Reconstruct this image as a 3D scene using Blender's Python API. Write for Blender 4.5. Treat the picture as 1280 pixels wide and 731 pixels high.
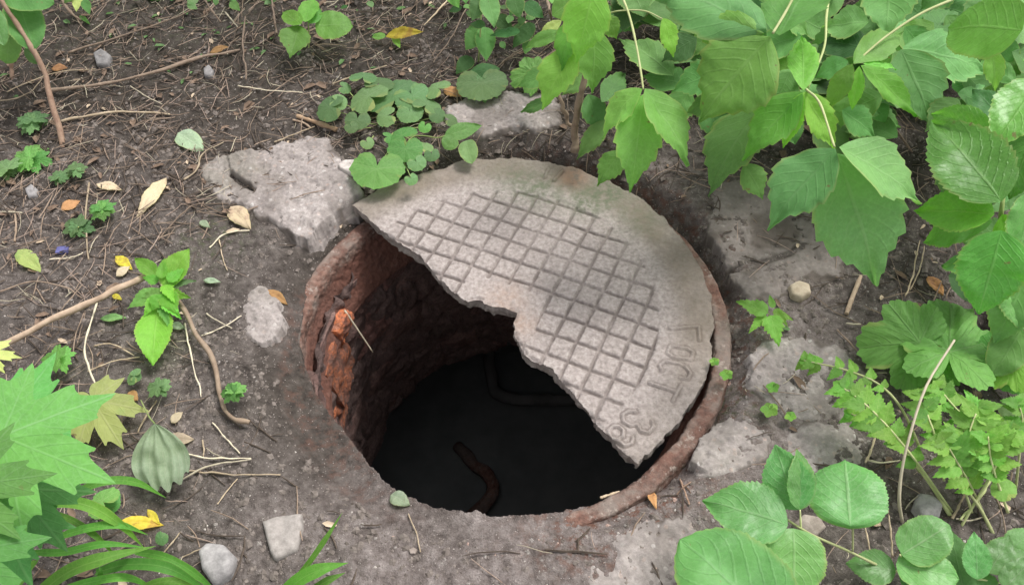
import bpy, math, random
import numpy as np
from mathutils import Vector, Matrix
random.seed(7); rng = np.random.default_rng(7)
sc = bpy.context.scene
for o in list(bpy.data.objects): bpy.data.objects.remove(o)
col = sc.collection
R = math.radians

# ------------------------------------------------------------------ camera
FPX = 1050.0
CAM = np.array([0.0183, -0.7216, 1.0])
_t = math.pi/2 - R(52.5); _ro = R(-4)
_RX = np.array([[1,0,0],[0,math.cos(_t),-math.sin(_t)],[0,math.sin(_t),math.cos(_t)]])
_RZ = np.array([[math.cos(_ro),-math.sin(_ro),0],[math.sin(_ro),math.cos(_ro),0],[0,0,1]])
CR = _RX @ _RZ
cam_d = bpy.data.cameras.new('camera'); cam = bpy.data.objects.new('camera', cam_d); col.objects.link(cam)
cam_d.sensor_width = 36; cam_d.lens = FPX/1280*36; cam_d.clip_start = 0.01; cam_d.clip_end = 500
M4 = Matrix([[*CR[0],CAM[0]],[*CR[1],CAM[1]],[*CR[2],CAM[2]],[0,0,0,1]])
cam.matrix_world = M4; sc.camera = cam
FWD = CR @ np.array([0,0,-1.0])

# ------------------------------------------------------------------ sky, sun, exposure
SUN_EL, SUN_AZ = R(62), R(60)        # azimuth measured from +Y (away from the camera) towards +X
w = bpy.data.worlds.new('World'); sc.world = w; w.use_nodes = True
nt = w.node_tree; bg = nt.nodes['Background']
sky = nt.nodes.new('ShaderNodeTexSky'); sky.sky_type = 'NISHITA'; sky.sun_disc = False
sky.sun_elevation = SUN_EL; sky.sun_rotation = SUN_AZ; sky.air_density = 1.0; sky.dust_density = 3.0; sky.ozone_density = 1.0
hs = nt.nodes.new('ShaderNodeHueSaturation'); hs.inputs['Saturation'].default_value = 0.12   # an overcast, nearly neutral sky
nt.links.new(sky.outputs[0], hs.inputs['Color']); nt.links.new(hs.outputs[0], bg.inputs[0])
bg.inputs[1].default_value = 0.12
sl = bpy.data.lights.new('sun', 'SUN'); sun = bpy.data.objects.new('sun', sl); col.objects.link(sun)
sl.energy = 1.6; sl.angle = R(18); sl.color = (1.0, 0.965, 0.92)
sd = Vector((math.sin(SUN_AZ)*math.cos(SUN_EL), math.cos(SUN_AZ)*math.cos(SUN_EL), math.sin(SUN_EL)))
sun.rotation_euler = sd.to_track_quat('Z', 'Y').to_euler()
sc.view_settings.view_transform = 'Standard'; sc.view_settings.look = 'None'
sc.view_settings.exposure = 0.95; sc.view_settings.gamma = 1.0

# ------------------------------------------------------------------ geometry helpers
def sstep(a, b, x):
    t = np.clip((np.asarray(x)-a)/(b-a), 0, 1); return t*t*(3-2*t)
def at(px, py, z=0.0):
    """the point at height z seen at photograph pixel px, py"""
    d = CR @ np.array([(px-640)/FPX, -(py-365.5)/FPX, -1.0])
    return CAM + d*((z-CAM[2])/d[2])
def hashf(i, j, k, s):
    h = (i*374761393 + j*668265263 + k*2147483647*0 + k*1274126177 + s*362437) & 0xffffffff
    h = ((h ^ (h >> 13))*1274126177) & 0xffffffff
    h = ((h ^ (h >> 16))*2246822519) & 0xffffffff
    return ((h ^ (h >> 15)) & 0xffffff)/float(0xffffff)
def vn2(x, y, f, s=0):
    x = np.asarray(x)*f; y = np.asarray(y)*f
    i = np.floor(x).astype(np.int64); j = np.floor(y).astype(np.int64)
    u = x-i; v = y-j; u = u*u*(3-2*u); v = v*v*(3-2*v); k = i*0
    return ((hashf(i,j,k,s)*(1-u)+hashf(i+1,j,k,s)*u)*(1-v) + (hashf(i,j+1,k,s)*(1-u)+hashf(i+1,j+1,k,s)*u)*v)*2-1
def vn3(x, y, z, f, s=0):
    z = np.asarray(z)*f; k = np.floor(z).astype(np.int64); w_ = z-k; w_ = w_*w_*(3-2*w_)
    def lay(kk):
        X = np.asarray(x)*f; Y = np.asarray(y)*f
        i = np.floor(X).astype(np.int64); j = np.floor(Y).astype(np.int64)
        u = X-i; v = Y-j; u = u*u*(3-2*u); v = v*v*(3-2*v)
        return ((hashf(i,j,kk,s)*(1-u)+hashf(i+1,j,kk,s)*u)*(1-v) + (hashf(i,j+1,kk,s)*(1-u)+hashf(i+1,j+1,kk,s)*u)*v)*2-1
    return lay(k)*(1-w_)+lay(k+1)*w_
def fbm2(x, y, f, n=4, s=0):
    a = 0; amp = 1
    for q in range(n): a = a + amp*vn2(np.asarray(x)+q*3.1, np.asarray(y)-q*1.7, f*2.03**q, s+q); amp *= .5
    return a
def fbm3(x, y, z, f, n=3, s=0):
    a = 0; amp = 1
    for q in range(n): a = a + amp*vn3(x, y, z, f*2.03**q, s+q); amp *= .5
    return a
def poly_sdf(P, x, y):
    """positive inside the polygon P (n,2)"""
    x = np.asarray(x, float); y = np.asarray(y, float)
    d = np.full(x.shape, 1e9); ins = np.zeros(x.shape, bool)
    for a, b in zip(P, np.roll(P, -1, axis=0)):
        e = b-a; L = max(e@e, 1e-12)
        t = np.clip(((x-a[0])*e[0]+(y-a[1])*e[1])/L, 0, 1)
        d = np.minimum(d, np.hypot(x-a[0]-t*e[0], y-a[1]-t*e[1]))
        if a[1] != b[1]:
            c = ((a[1] > y) != (b[1] > y)) & (x < (b[0]-a[0])*(y-a[1])/(b[1]-a[1])+a[0]); ins ^= c
    return np.where(ins, d, -d)
def line_dist(P, x, y):
    d = np.full(np.shape(x), 1e9)
    for a, b in zip(P[:-1], P[1:]):
        e = b-a; L = max(e@e, 1e-12); t = np.clip(((x-a[0])*e[0]+(y-a[1])*e[1])/L, 0, 1)
        d = np.minimum(d, np.hypot(x-a[0]-t*e[0], y-a[1]-t*e[1]))
    return d
def mesh(name, V, F, uv=None, attr=None, smooth=True):
    """V (n,3); F array (m,3|4) or list of lists; uv per loop; attr {name: per-vertex floats}"""
    me = bpy.data.meshes.new(name)
    V = np.asarray(V, np.float32)
    if isinstance(F, np.ndarray):
        k = F.shape[1]; m = F.shape[0]
        me.vertices.add(len(V)); me.vertices.foreach_set('co', V.ravel())
        me.loops.add(m*k); me.loops.foreach_set('vertex_index', F.astype(np.int32).ravel())
        me.polygons.add(m); me.polygons.foreach_set('loop_start', np.arange(0, m*k, k, dtype=np.int32))
    else:
        me.from_pydata(V.tolist(), [], [list(f) for f in F])
    me.update(calc_edges=True)
    if uv is not None:
        l = me.uv_layers.new(name='UVMap'); l.data.foreach_set('uv', np.asarray(uv, np.float32).ravel())
    if attr:
        for n_, a in attr.items():
            at_ = me.attributes.new(n_, 'FLOAT', 'POINT'); at_.data.foreach_set('value', np.asarray(a, np.float32))
    me.polygons.foreach_set('use_smooth', np.full(len(me.polygons), smooth))
    me.validate(); return me
def link(name, me, mat=None, parent=None, loc=(0,0,0)):
    o = bpy.data.objects.new(name, me); col.objects.link(o); o.location = loc
    if mat and me and not me.materials: me.materials.append(mat)
    if parent: o.parent = parent
    return o
def tag(o, label=None, cat=None, group=None, kind=None):
    if label: o['label'] = label
    if cat: o['category'] = cat
    if group: o['group'] = group
    if kind: o['kind'] = kind
    return o
def thing(name, label, cat, loc, group=None):
    o = bpy.data.objects.new(name, None); col.objects.link(o); o.location = [float(v) for v in loc]; o.empty_display_size = .02
    return tag(o, label, cat, group)
def grid_faces(nr, nc, wrap=False):
    r = np.arange(nr-1)[:,None]; c = np.arange(nc if wrap else nc-1)[None,:]
    c2 = (c+1) % nc
    return np.stack([r*nc+c, r*nc+c2, (r+1)*nc+c2, (r+1)*nc+c], -1).reshape(-1,4)
def tube_arrays(P, rad, ns=6, cap=True):
    P = np.asarray(P, float); n = len(P); rad = np.broadcast_to(rad, (n,))
    T = np.gradient(P, axis=0); T /= np.linalg.norm(T, axis=1)[:,None]+1e-12
    up = np.array([.13,.21,.97]); A = np.cross(T, up); A /= np.linalg.norm(A, axis=1)[:,None]+1e-9; B = np.cross(T, A)
    th = np.arange(ns)/ns*2*math.pi
    V = (P[:,None]+rad[:,None,None]*(A[:,None]*np.cos(th)[None,:,None]+B[:,None]*np.sin(th)[None,:,None])).reshape(-1,3)
    return V, grid_faces(n, ns, True)
def smooth_path(P, n=24):
    P = np.asarray(P, float)
    if len(P) < 3:
        t = np.linspace(0,1,max(6,n//2))[:,None]; return P[0]*(1-t)+P[-1]*t
    Q = np.vstack([2*P[0]-P[1], P, 2*P[-1]-P[-2]]); out = []
    m = max(2, n//(len(P)-1))
    for i in range(1, len(Q)-2):
        t = np.linspace(0,1,m,endpoint=False)[:,None]; a,b,c,d = Q[i-1],Q[i],Q[i+1],Q[i+2]
        out.append(.5*(2*b+(c-a)*t+(2*a-5*b+4*c-d)*t*t+(3*b-a-3*c+d)*t**3))
    out.append(P[-1:]); return np.vstack(out)
def tube(name, P, r0, r1, mat, parent=None, knob=0.0, n=24, ns=7, wob=0.0, loc=None):
    P = smooth_path(P, n); t = np.linspace(0,1,len(P))
    if wob: 
        s = random.randint(0, 999)
        P = P + wob*np.c_[vn2(t*0+s, t, 9, 1), vn2(t*0+s, t, 9, 2), vn2(t*0+s, t, 9, 3)*.5]
    rad = (r0*(1-t)+r1*t)*(1+knob*vn2(t*0+random.random()*50, t, 14, 5))
    base = np.array(loc if loc is not None else P[0])
    V, F = tube_arrays(P-base, rad, ns)
    nv = len(V); V = np.vstack([V, P[0]-base, P[-1]-base])
    F = [list(f) for f in F] + [[nv, (i+1) % ns, i] for i in range(ns)] + [[nv+1, nv-ns+i, nv-ns+(i+1) % ns] for i in range(ns)]
    me = mesh(name, V, F)
    po = np.array(parent.location) if parent else np.zeros(3)
    return link(name, me, mat, parent, base-po)

# ------------------------------------------------------------------ materials
class NT:
    def __init__(s, name):
        s.m = bpy.data.materials.new(name); s.m.use_nodes = True; s.t = s.m.node_tree; s.b = s.t.nodes['Principled BSDF']; s.out = s.t.nodes['Material Output']
    def n(s, typ, **kw):
        x = s.t.nodes.new(typ)
        for k, v in kw.items():
            if k.startswith('i_'): x.inputs[k[2:]].default_value = v
            else: setattr(x, k, v)
        return x
    def l(s, a, b): s.t.links.new(a, b)
    def math(s, op, a, b=None, clamp=False):
        x = s.n('ShaderNodeMath', operation=op, use_clamp=clamp)
        for i, v in enumerate((a, b)):
            if v is None: continue
            if isinstance(v, (int, float)): x.inputs[i].default_value = v
            else: s.l(v, x.inputs[i])
        return x.outputs[0]
    def noise(s, scale, vec=None, detail=5, rough=.6, dist=0):
        x = s.n('ShaderNodeTexNoise'); x.inputs['Scale'].default_value = scale; x.inputs['Detail'].default_value = detail
        x.inputs['Roughness'].default_value = rough; x.inputs['Distortion'].default_value = dist
        if vec is not None: s.l(vec, x.inputs['Vector'])
        return x.outputs[0]
    def ramp(s, fac, stops):
        x = s.n('ShaderNodeValToRGB'); e = x.color_ramp.elements
        while len(e) < len(stops): e.new(.5)
        for q, (p, c) in zip(e, stops): q.position = p; q.color = (*c, 1) if len(c) == 3 else c
        s.l(fac, x.inputs[0]); return x.outputs[0]
    def mapr(s, v, a, b, c=0, d=1):
        x = s.n('ShaderNodeMapRange', interpolation_type='SMOOTHSTEP')
        s.l(v, x.inputs[0])
        for i, q in enumerate((a,b,c,d)): x.inputs[i+1].default_value = q
        return x.outputs[0]
    def mix(s, fac, a, b, blend='MIX'):
        x = s.n('ShaderNodeMix', data_type='RGBA', blend_type=blend)
        for i, v in ((0,fac),(6,a),(7,b)):
            if isinstance(v, tuple): x.inputs[i].default_value = (*v[:3], 1)
            elif isinstance(v, (int,float)): x.inputs[i].default_value = v
            else: s.l(v, x.inputs[i])
        return x.outputs[2]
    def bump(s, h, strength=.5, dist=.002, nrm=None):
        x = s.n('ShaderNodeBump'); x.inputs['Strength'].default_value = strength; x.inputs['Distance'].default_value = dist
        s.l(h, x.inputs['Height'])
        if nrm is not None: s.l(nrm, x.inputs['Normal'])
        return x.outputs[0]
    def pos(s): return s.n('ShaderNodeNewGeometry').outputs['Position']
    def objc(s): return s.n('ShaderNodeTexCoord').outputs['Object']
    def attr(s, name): x = s.n('ShaderNodeAttribute'); x.attribute_name = name; return x.outputs['Fac']
    def rnd(s): return s.n('ShaderNodeObjectInfo').outputs['Random']
    def done(s, c, rough=.9, nrm=None, spec=.3):
        if isinstance(c, tuple): s.b.inputs['Base Color'].default_value = (*c,1)
        else: s.l(c, s.b.inputs['Base Color'])
        if isinstance(rough, (int,float)): s.b.inputs['Roughness'].default_value = rough
        else: s.l(rough, s.b.inputs['Roughness'])
        s.b.inputs['Specular IOR Level'].default_value = spec
        if nrm is not None: s.l(nrm, s.b.inputs['Normal'])
        return s.m

def soil_mat():
    m = NT('soil'); p = m.pos()
    n1 = m.noise(7, p, 6, .65); n2 = m.noise(55, p, 6, .7); n3 = m.noise(420, p, 3, .6)
    c = m.ramp(n2, [(.30,(.032,.026,.023)),(.46,(.092,.078,.070)),(.60,(.15,.129,.117)),(.76,(.27,.24,.222))])
    dust = m.attr('dust')                      # dry mineral dust and mortar crumbs mixed into the soil
    c2 = m.ramp(n2, [(.28,(.085,.068,.062)),(.46,(.19,.158,.148)),(.58,(.27,.232,.22)),(.74,(.44,.385,.365))])
    c = m.mix(m.math('MULTIPLY', dust, m.mapr(n1,.3,.6,.45,1)), c, c2)
    c = m.mix(m.math('MULTIPLY', m.attr('shade_and_damp'), .8), c, m.ramp(n2, [(.3,(.019,.016,.013)),(.7,(.082,.068,.056))]))  # damp rim soil and painted shrub shade, both as darker soil
    rust = m.math('MULTIPLY', m.attr('rust'), m.mapr(m.noise(60,p,4,.7),.45,.66))
    c = m.mix(rust, c, (.15,.078,.058))
    c = m.mix(m.math('MULTIPLY', m.attr('green'), m.mapr(m.noise(90,p,4,.7),.45,.7,0,.8)), c, (.07,.095,.035))
    sp = m.n('ShaderNodeTexVoronoi', feature='F1'); sp.inputs['Scale'].default_value = 260; m.l(p, sp.inputs['Vector'])
    spec = m.math('MULTIPLY', m.math('LESS_THAN', sp.outputs['Distance'], .22), m.math('GREATER_THAN', m.noise(130,p,2), .56))
    c = m.mix(m.math('MULTIPLY', spec, .75), c, (.42,.37,.34))
    c = m.mix(m.mapr(n3,.2,.8,0,.35), c, (.05,.04,.035))
    h = m.math('ADD', m.math('MULTIPLY', n2, .8), m.math('MULTIPLY', n3, .45))
    return m.done(c, .95, m.bump(h, 1.0, .006), .2)
def concrete_mat():
    m = NT('old_concrete'); p = m.pos()
    n1 = m.noise(14, p, 6, .65); n2 = m.noise(110, p, 5, .7)
    c = m.ramp(n1, [(.25,(.23,.20,.188)),(.5,(.385,.34,.322)),(.72,(.51,.46,.44))])
    v = m.n('ShaderNodeTexVoronoi'); v.inputs['Scale'].default_value = 95; m.l(p, v.inputs['Vector'])
    ag = m.math('LESS_THAN', v.outputs['Distance'], .30)
    hsv = m.n('ShaderNodeSeparateColor'); m.l(v.outputs['Color'], hsv.inputs[0])
    agc = m.ramp(hsv.outputs[0], [(.0,(.14,.12,.11)),(.4,(.36,.33,.31)),(.7,(.50,.38,.33)),(1,(.75,.72,.70))])
    c = m.mix(m.math('MULTIPLY', ag, .7), c, agc)
    c = m.mix(m.mapr(n2,.35,.75,.55,0), c, (.15,.13,.12))
    c = m.mix(m.mapr(m.noise(5,p,3),.52,.7,0,.5), c, (.15,.14,.105))
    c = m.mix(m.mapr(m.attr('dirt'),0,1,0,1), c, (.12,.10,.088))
    h = m.math('ADD', m.math('MULTIPLY', n2, .7), m.math('MULTIPLY', n1, .6))
    return m.done(c, .92, m.bump(h, .8, .004), .25)
def cover_mat():
    m = NT('cover_composite'); p = m.pos()
    n1 = m.noise(10, p, 5, .6); n2 = m.noise(150, p, 4, .7); n3 = m.noise(600, p, 2, .6)
    c = m.ramp(n2, [(.25,(.205,.172,.160)),(.5,(.355,.308,.290)),(.75,(.50,.445,.42))])
    c = m.mix(m.mapr(n3,.55,.75,0,.7), c, (.10,.085,.075))
    c = m.mix(m.math('MULTIPLY', m.attr('groove'), .8), c, m.mix(n1, (.11,.09,.082), (.20,.165,.15)))
    c = m.mix(m.math('MULTIPLY', m.attr('rim'), m.mapr(n1,.25,.75,.5,1)), c, m.mix(m.noise(45,p,4,.7), (.10,.085,.065), (.25,.20,.155)))
    c = m.mix(m.math('MULTIPLY', m.attr('moss'), m.mapr(m.noise(70,p,4,.7),.3,.65,.2,.9)), c, (.105,.125,.075))
    c = m.mix(m.math('MULTIPLY', m.attr('orange'), m.mapr(m.noise(60,p,4,.7),.3,.6,.1,.7)), c, (.40,.25,.17))
    c = m.mix(m.math('MULTIPLY', m.attr('brk'), .8), c, m.mix(m.noise(90,p,3), (.10,.085,.075), (.42,.37,.33)))
    h = m.math('ADD', n2, m.math('MULTIPLY', n3, .5))
    return m.done(c, .85, m.bump(h, .6, .0025), .3)
def rust_mat(name='rusty_iron', dark=1.0, red=False):
    m = NT(name); p = m.pos()
    n1 = m.noise(18, p, 6, .7); n2 = m.noise(130, p, 5, .7)
    c = m.ramp(n1, [(.3,(.09*dark,.055*dark,.045*dark)),(.46,(.20*dark,.105*dark,.08*dark)),(.6,(.30*dark,.19*dark,.15*dark)),(.75,(.40*dark,.31*dark,.26*dark))])
    c = m.mix(m.mapr(n2,.3,.7,.55,0), c, (.05,.035,.03))
    c = m.mix(m.mapr(m.noise(9,p,5,.7),.46,.66,0,.75), c, (.21,.18,.16)); c = m.mix(m.mapr(m.noise(70,p,4,.7),.56,.70,0,.8), c, (.38,.32,.28))
    if red: c = m.mix(m.math('MULTIPLY', m.attr('skirt'), m.mapr(n1,.25,.6,.5,.92)), c, m.mix(n2, (.07,.034,.028), (.215,.088,.060)))
    return m.done(c, .9, m.bump(m.math('ADD', n1, n2), .8, .004), .3)
def brick_mat(name, cols):
    m = NT(name); p = m.pos(); r = m.rnd()
    n1 = m.noise(26, p, 6, .7); n2 = m.noise(160, p, 4, .7)
    c = m.ramp(n1, cols)
    c = m.mix(m.mapr(n2,.3,.6,.55,0), c, (.06,.042,.036))
    c = m.mix(m.mapr(r,0,1,0,.5), c, (.06,.045,.04), 'MIX')
    return m.done(c, .88, m.bump(m.math('ADD', n1, n2), .9, .005), .35)
def plain(name, cols, scale=60, rough=.8, bumpd=.001, spec=.3, obj=False):
    m = NT(name); p = m.objc() if obj else m.pos(); n = m.noise(scale, p, 5, .65)
    a = m.ramp(n, [(.3, cols[0]), (.7, cols[1])])
    h = m.n('ShaderNodeHueSaturation'); m.l(a, h.inputs['Color']); m.l(m.mapr(m.rnd(),0,1,.75,1.25), h.inputs['Value'])
    return m.done(h.outputs[0], rough, m.bump(n, .5, bumpd), spec)
def leaf_mat(name, base, vein, rough=.5, trans=.4, N=7, k=.35, spec=.4, veinw=.05, blot=None, varv=.22, coat=0, bumps=.33):
    m = NT(name); base = (base[0]*1.0, base[1]*1.04, base[2]*.97)
    uv = m.n('ShaderNodeUVMap').outputs[0]; sx = m.n('ShaderNodeSeparateXYZ'); m.l(uv, sx.inputs[0])
    o = m.objc(); nz = m.noise(28, o, 4, .6); nf = m.noise(190, o, 3, .6)
    u0 = m.math('ADD', sx.outputs[0], m.math('MULTIPLY', m.math('SUBTRACT', nz, .5), .06))
    au = m.math('ABSOLUTE', u0)
    main = m.mapr(au, veinw*.3, veinw*1.2, 1.35, 0)
    ph = m.math('MULTIPLY', m.math('SUBTRACT', sx.outputs[1], m.math('MULTIPLY', m.math('POWER', au, 1.25), k)), N)
    fr = m.math('ABSOLUTE', m.math('SUBTRACT', m.math('FRACT', m.math('ADD', ph, m.math('MULTIPLY', nz, .35))), .5))
    side = m.mapr(fr, .03, .13, 1, 0)
    side = m.math('MULTIPLY', side, m.mapr(au, .75, 1.05, 1, .1))
    vm = m.math('MAXIMUM', main, m.math('MULTIPLY', side, m.mapr(nz,.3,.65,.4,.75)))
    col_ = m.mix(m.math('MULTIPLY', vm, .58), base, vein)
    col_ = m.mix(m.mapr(nz,.3,.7,0,.5), col_, tuple(c*.66 for c in base), 'MIX')
    col_ = m.mix(m.mapr(nf,.4,.75,0,.3), col_, tuple(min(1,c*1.5) for c in base))
    vo = m.n('ShaderNodeTexVoronoi', feature='DISTANCE_TO_EDGE'); vo.inputs['Scale'].default_value = 170; m.l(o, vo.inputs['Vector'])
    col_ = m.mix(m.mapr(vo.outputs['Distance'],.0,.10,.30,0), col_, vein)
    big = m.noise(9, o, 3, .6)
    col_ = m.mix(m.mapr(big,.35,.65,.0,.4), col_, tuple(c*f for c,f in zip(base,(1.2,1.2,.9))))
    ed = m.math('MULTIPLY', m.mapr(au,.86,1.02,0,1), m.mapr(big,.4,.6,.1,.8))
    col_ = m.mix(m.math('MULTIPLY', ed, .55), col_, (.36,.36,.12))
    sp_ = m.mapr(m.noise(75,o,3,.5),.70,.74,0,1)
    col_ = m.mix(m.math('MULTIPLY', sp_, m.mapr(big,.45,.6,0,.8)), col_, (.20,.13,.06))
    if blot: col_ = m.mix(m.mapr(m.noise(34,o,5,.7),.54,.66,0,.8), col_, blot)
    h = m.n('ShaderNodeHueSaturation'); m.l(col_, h.inputs['Color'])
    m.l(m.mapr(m.rnd(),0,1,1-varv*1.25,1+varv*1.1), h.inputs['Value'])
    m.l(m.math('ADD', m.math('MULTIPLY', m.math('FRACT', m.math('MULTIPLY', m.rnd(), 17.3)), .03), .485), h.inputs['Hue'])
    cc = h.outputs[0]
    bh = m.math('ADD', m.math('MULTIPLY', vm, -1.0), m.math('MULTIPLY', nf, .6))
    nr = m.bump(bh, bumps, .0018)
    m.done(cc, min(.75,rough+.07), nr, spec*.8)
    if coat: m.b.inputs['Coat Weight'].default_value = coat; m.b.inputs['Coat Roughness'].default_value = .22
    tr = m.n('ShaderNodeBsdfTranslucent'); m.l(m.mix(.5, cc, (.32,.62,.06), 'MULTIPLY'), tr.inputs[0])
    g = m.n('ShaderNodeGamma'); 
    t2 = m.mix(1.0, cc, (1.6,1.75,.9), 'MULTIPLY'); m.l(t2, tr.inputs[0])
    mx = m.n('ShaderNodeMixShader'); mx.inputs[0].default_value = trans
    m.l(m.b.outputs[0], mx.inputs[1]); m.l(tr.outputs[0], mx.inputs[2]); m.l(mx.outputs[0], m.out.inputs[0])
    return m.m
SOIL = soil_mat(); CONC = concrete_mat(); COVM = cover_mat(); RUST = rust_mat(red=True); 
BR_D = brick_mat('sooty_brick', [(.3,(.075,.048,.043)),(.5,(.20,.115,.10)),(.75,(.34,.23,.20))])
BR_O = brick_mat('orange_brick', [(.3,(.10,.06,.05)),(.44,(.36,.14,.09)),(.52,(.72,.22,.085)),(.60,(.42,.19,.13)),(.8,(.24,.18,.16))])
BR_R = brick_mat('reddish_brick', [(.3,(.10,.06,.052)),(.5,(.26,.13,.11)),(.75,(.38,.24,.21))])
MORT = brick_mat('sooty_mortar', [(.3,(.07,.05,.045)),(.5,(.16,.105,.095)),(.75,(.28,.19,.17))])
DARK = plain('grey_silt', ((.20,.215,.215),(.30,.315,.31)), 8)
STRAW = plain('dry_straw', ((.34,.26,.17),(.52,.42,.30)), 90)
STRAWP = plain('pale_straw', ((.50,.44,.32),(.66,.58,.44)), 90)
TWIG = plain('brown_twig', ((.16,.115,.085),(.30,.225,.17)), 120)
TWIGD = plain('dark_twig', ((.07,.052,.04),(.15,.115,.09)), 120)
BARK = plain('tan_bark', ((.26,.185,.13),(.42,.32,.235)), 70)
STEMR = plain('reddish_stem', ((.20,.12,.085),(.36,.25,.18)), 60)
GSTEM = plain('green_stem', ((.20,.27,.09),(.33,.38,.15)), 60)
YSTEM = plain('yellow_green_stem', ((.38,.42,.18),(.5,.52,.27)), 60)
STW = plain('white_stone', ((.30,.27,.25),(.52,.47,.44)), 120, .85, .002)
STG = plain('grey_stone', ((.18,.17,.17),(.38,.36,.355)), 90, .85, .002)
STB = plain('brown_stone', ((.16,.13,.11),(.32,.27,.24)), 90, .85, .002)
STT = plain('tan_stone', ((.30,.24,.17),(.52,.44,.34)), 90, .85, .002)
BLUE = plain('violet_plastic', ((.09,.09,.24),(.18,.18,.42)), 60, .5)
G = {
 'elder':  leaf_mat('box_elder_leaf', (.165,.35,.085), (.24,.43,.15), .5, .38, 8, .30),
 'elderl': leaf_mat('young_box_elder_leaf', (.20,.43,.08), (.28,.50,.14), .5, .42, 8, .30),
 'elderd': leaf_mat('shaded_box_elder_leaf', (.12,.26,.08), (.17,.31,.12), .6, .3, 8, .30),  # darker copy of the box elder leaf, shade put into its green
 'matt':   leaf_mat('dull_blue_green_leaf', (.15,.315,.115), (.21,.37,.16), .6, .3, 8, .30),
 'gloss':  leaf_mat('glossy_green_leaf', (.125,.32,.06), (.24,.44,.14), .36, .38, 9, .35, .5, coat=.22, bumps=.5),
 'glossl': leaf_mat('glossy_bright_leaf', (.17,.40,.05), (.30,.52,.12), .38, .42, 9, .35, .5, coat=.2, bumps=.5),
 'plum':   leaf_mat('rounded_leaf', (.135,.32,.10), (.27,.43,.21), .42, .33, 7, .45, .5, coat=.1, bumps=.4),
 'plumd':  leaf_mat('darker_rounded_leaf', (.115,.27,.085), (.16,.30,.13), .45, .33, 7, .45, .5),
 'maple':  leaf_mat('norway_maple_leaf', (.125,.315,.082), (.20,.39,.16), .7, .32, 5, .8, veinw=.03),
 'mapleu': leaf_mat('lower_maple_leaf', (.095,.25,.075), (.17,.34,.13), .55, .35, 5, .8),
 'ivy':    leaf_mat('ground_ivy_leaf', (.13,.23,.10), (.20,.31,.16), .6, .3, 4, .6),
 'ivyb':   leaf_mat('bright_ivy_leaf', (.13,.31,.085), (.25,.43,.17), .55, .33, 4, .6),
 'avens':  leaf_mat('avens_leaf', (.135,.30,.075), (.20,.36,.13), .55, .33, 5, .6, bumps=.6),
 'fern':   leaf_mat('feathery_leaf', (.17,.36,.065), (.29,.47,.14), .5, .38, 4, .6),
 'sprig':  leaf_mat('fresh_sprig_leaf', (.17,.42,.055), (.28,.52,.12), .5, .42, 6, .4),
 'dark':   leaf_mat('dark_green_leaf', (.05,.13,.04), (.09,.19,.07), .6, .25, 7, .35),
 'strap':  leaf_mat('strap_leaf', (.11,.27,.045), (.20,.38,.09), .55, .38, 0.01, 0, veinw=.12),
 'yellow': leaf_mat('yellow_leaf', (.40,.46,.17), (.50,.54,.26), .6, .3, 5, .6, blot=(.32,.46,.14)),
 'yelbr':  leaf_mat('bright_yellow_leaf', (.70,.55,.07), (.75,.62,.15), .6, .3, 5, .6, blot=(.42,.25,.06)),
 'wilt':   leaf_mat('wilted_leaf', (.33,.41,.31), (.55,.58,.47), .55, .25, 5, .6),
 'dead':   leaf_mat('dead_brown_leaf', (.30,.20,.13), (.38,.27,.18), .8, .12, 6, .5, blot=(.16,.10,.07)),
 'deadp':  leaf_mat('dead_pale_leaf', (.47,.36,.28), (.52,.42,.34), .8, .12, 6, .5, blot=(.32,.22,.16)),
 'deado':  leaf_mat('dead_orange_leaf', (.45,.24,.11), (.5,.3,.16), .8, .12, 6, .5, blot=(.22,.11,.06)),
}

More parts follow.
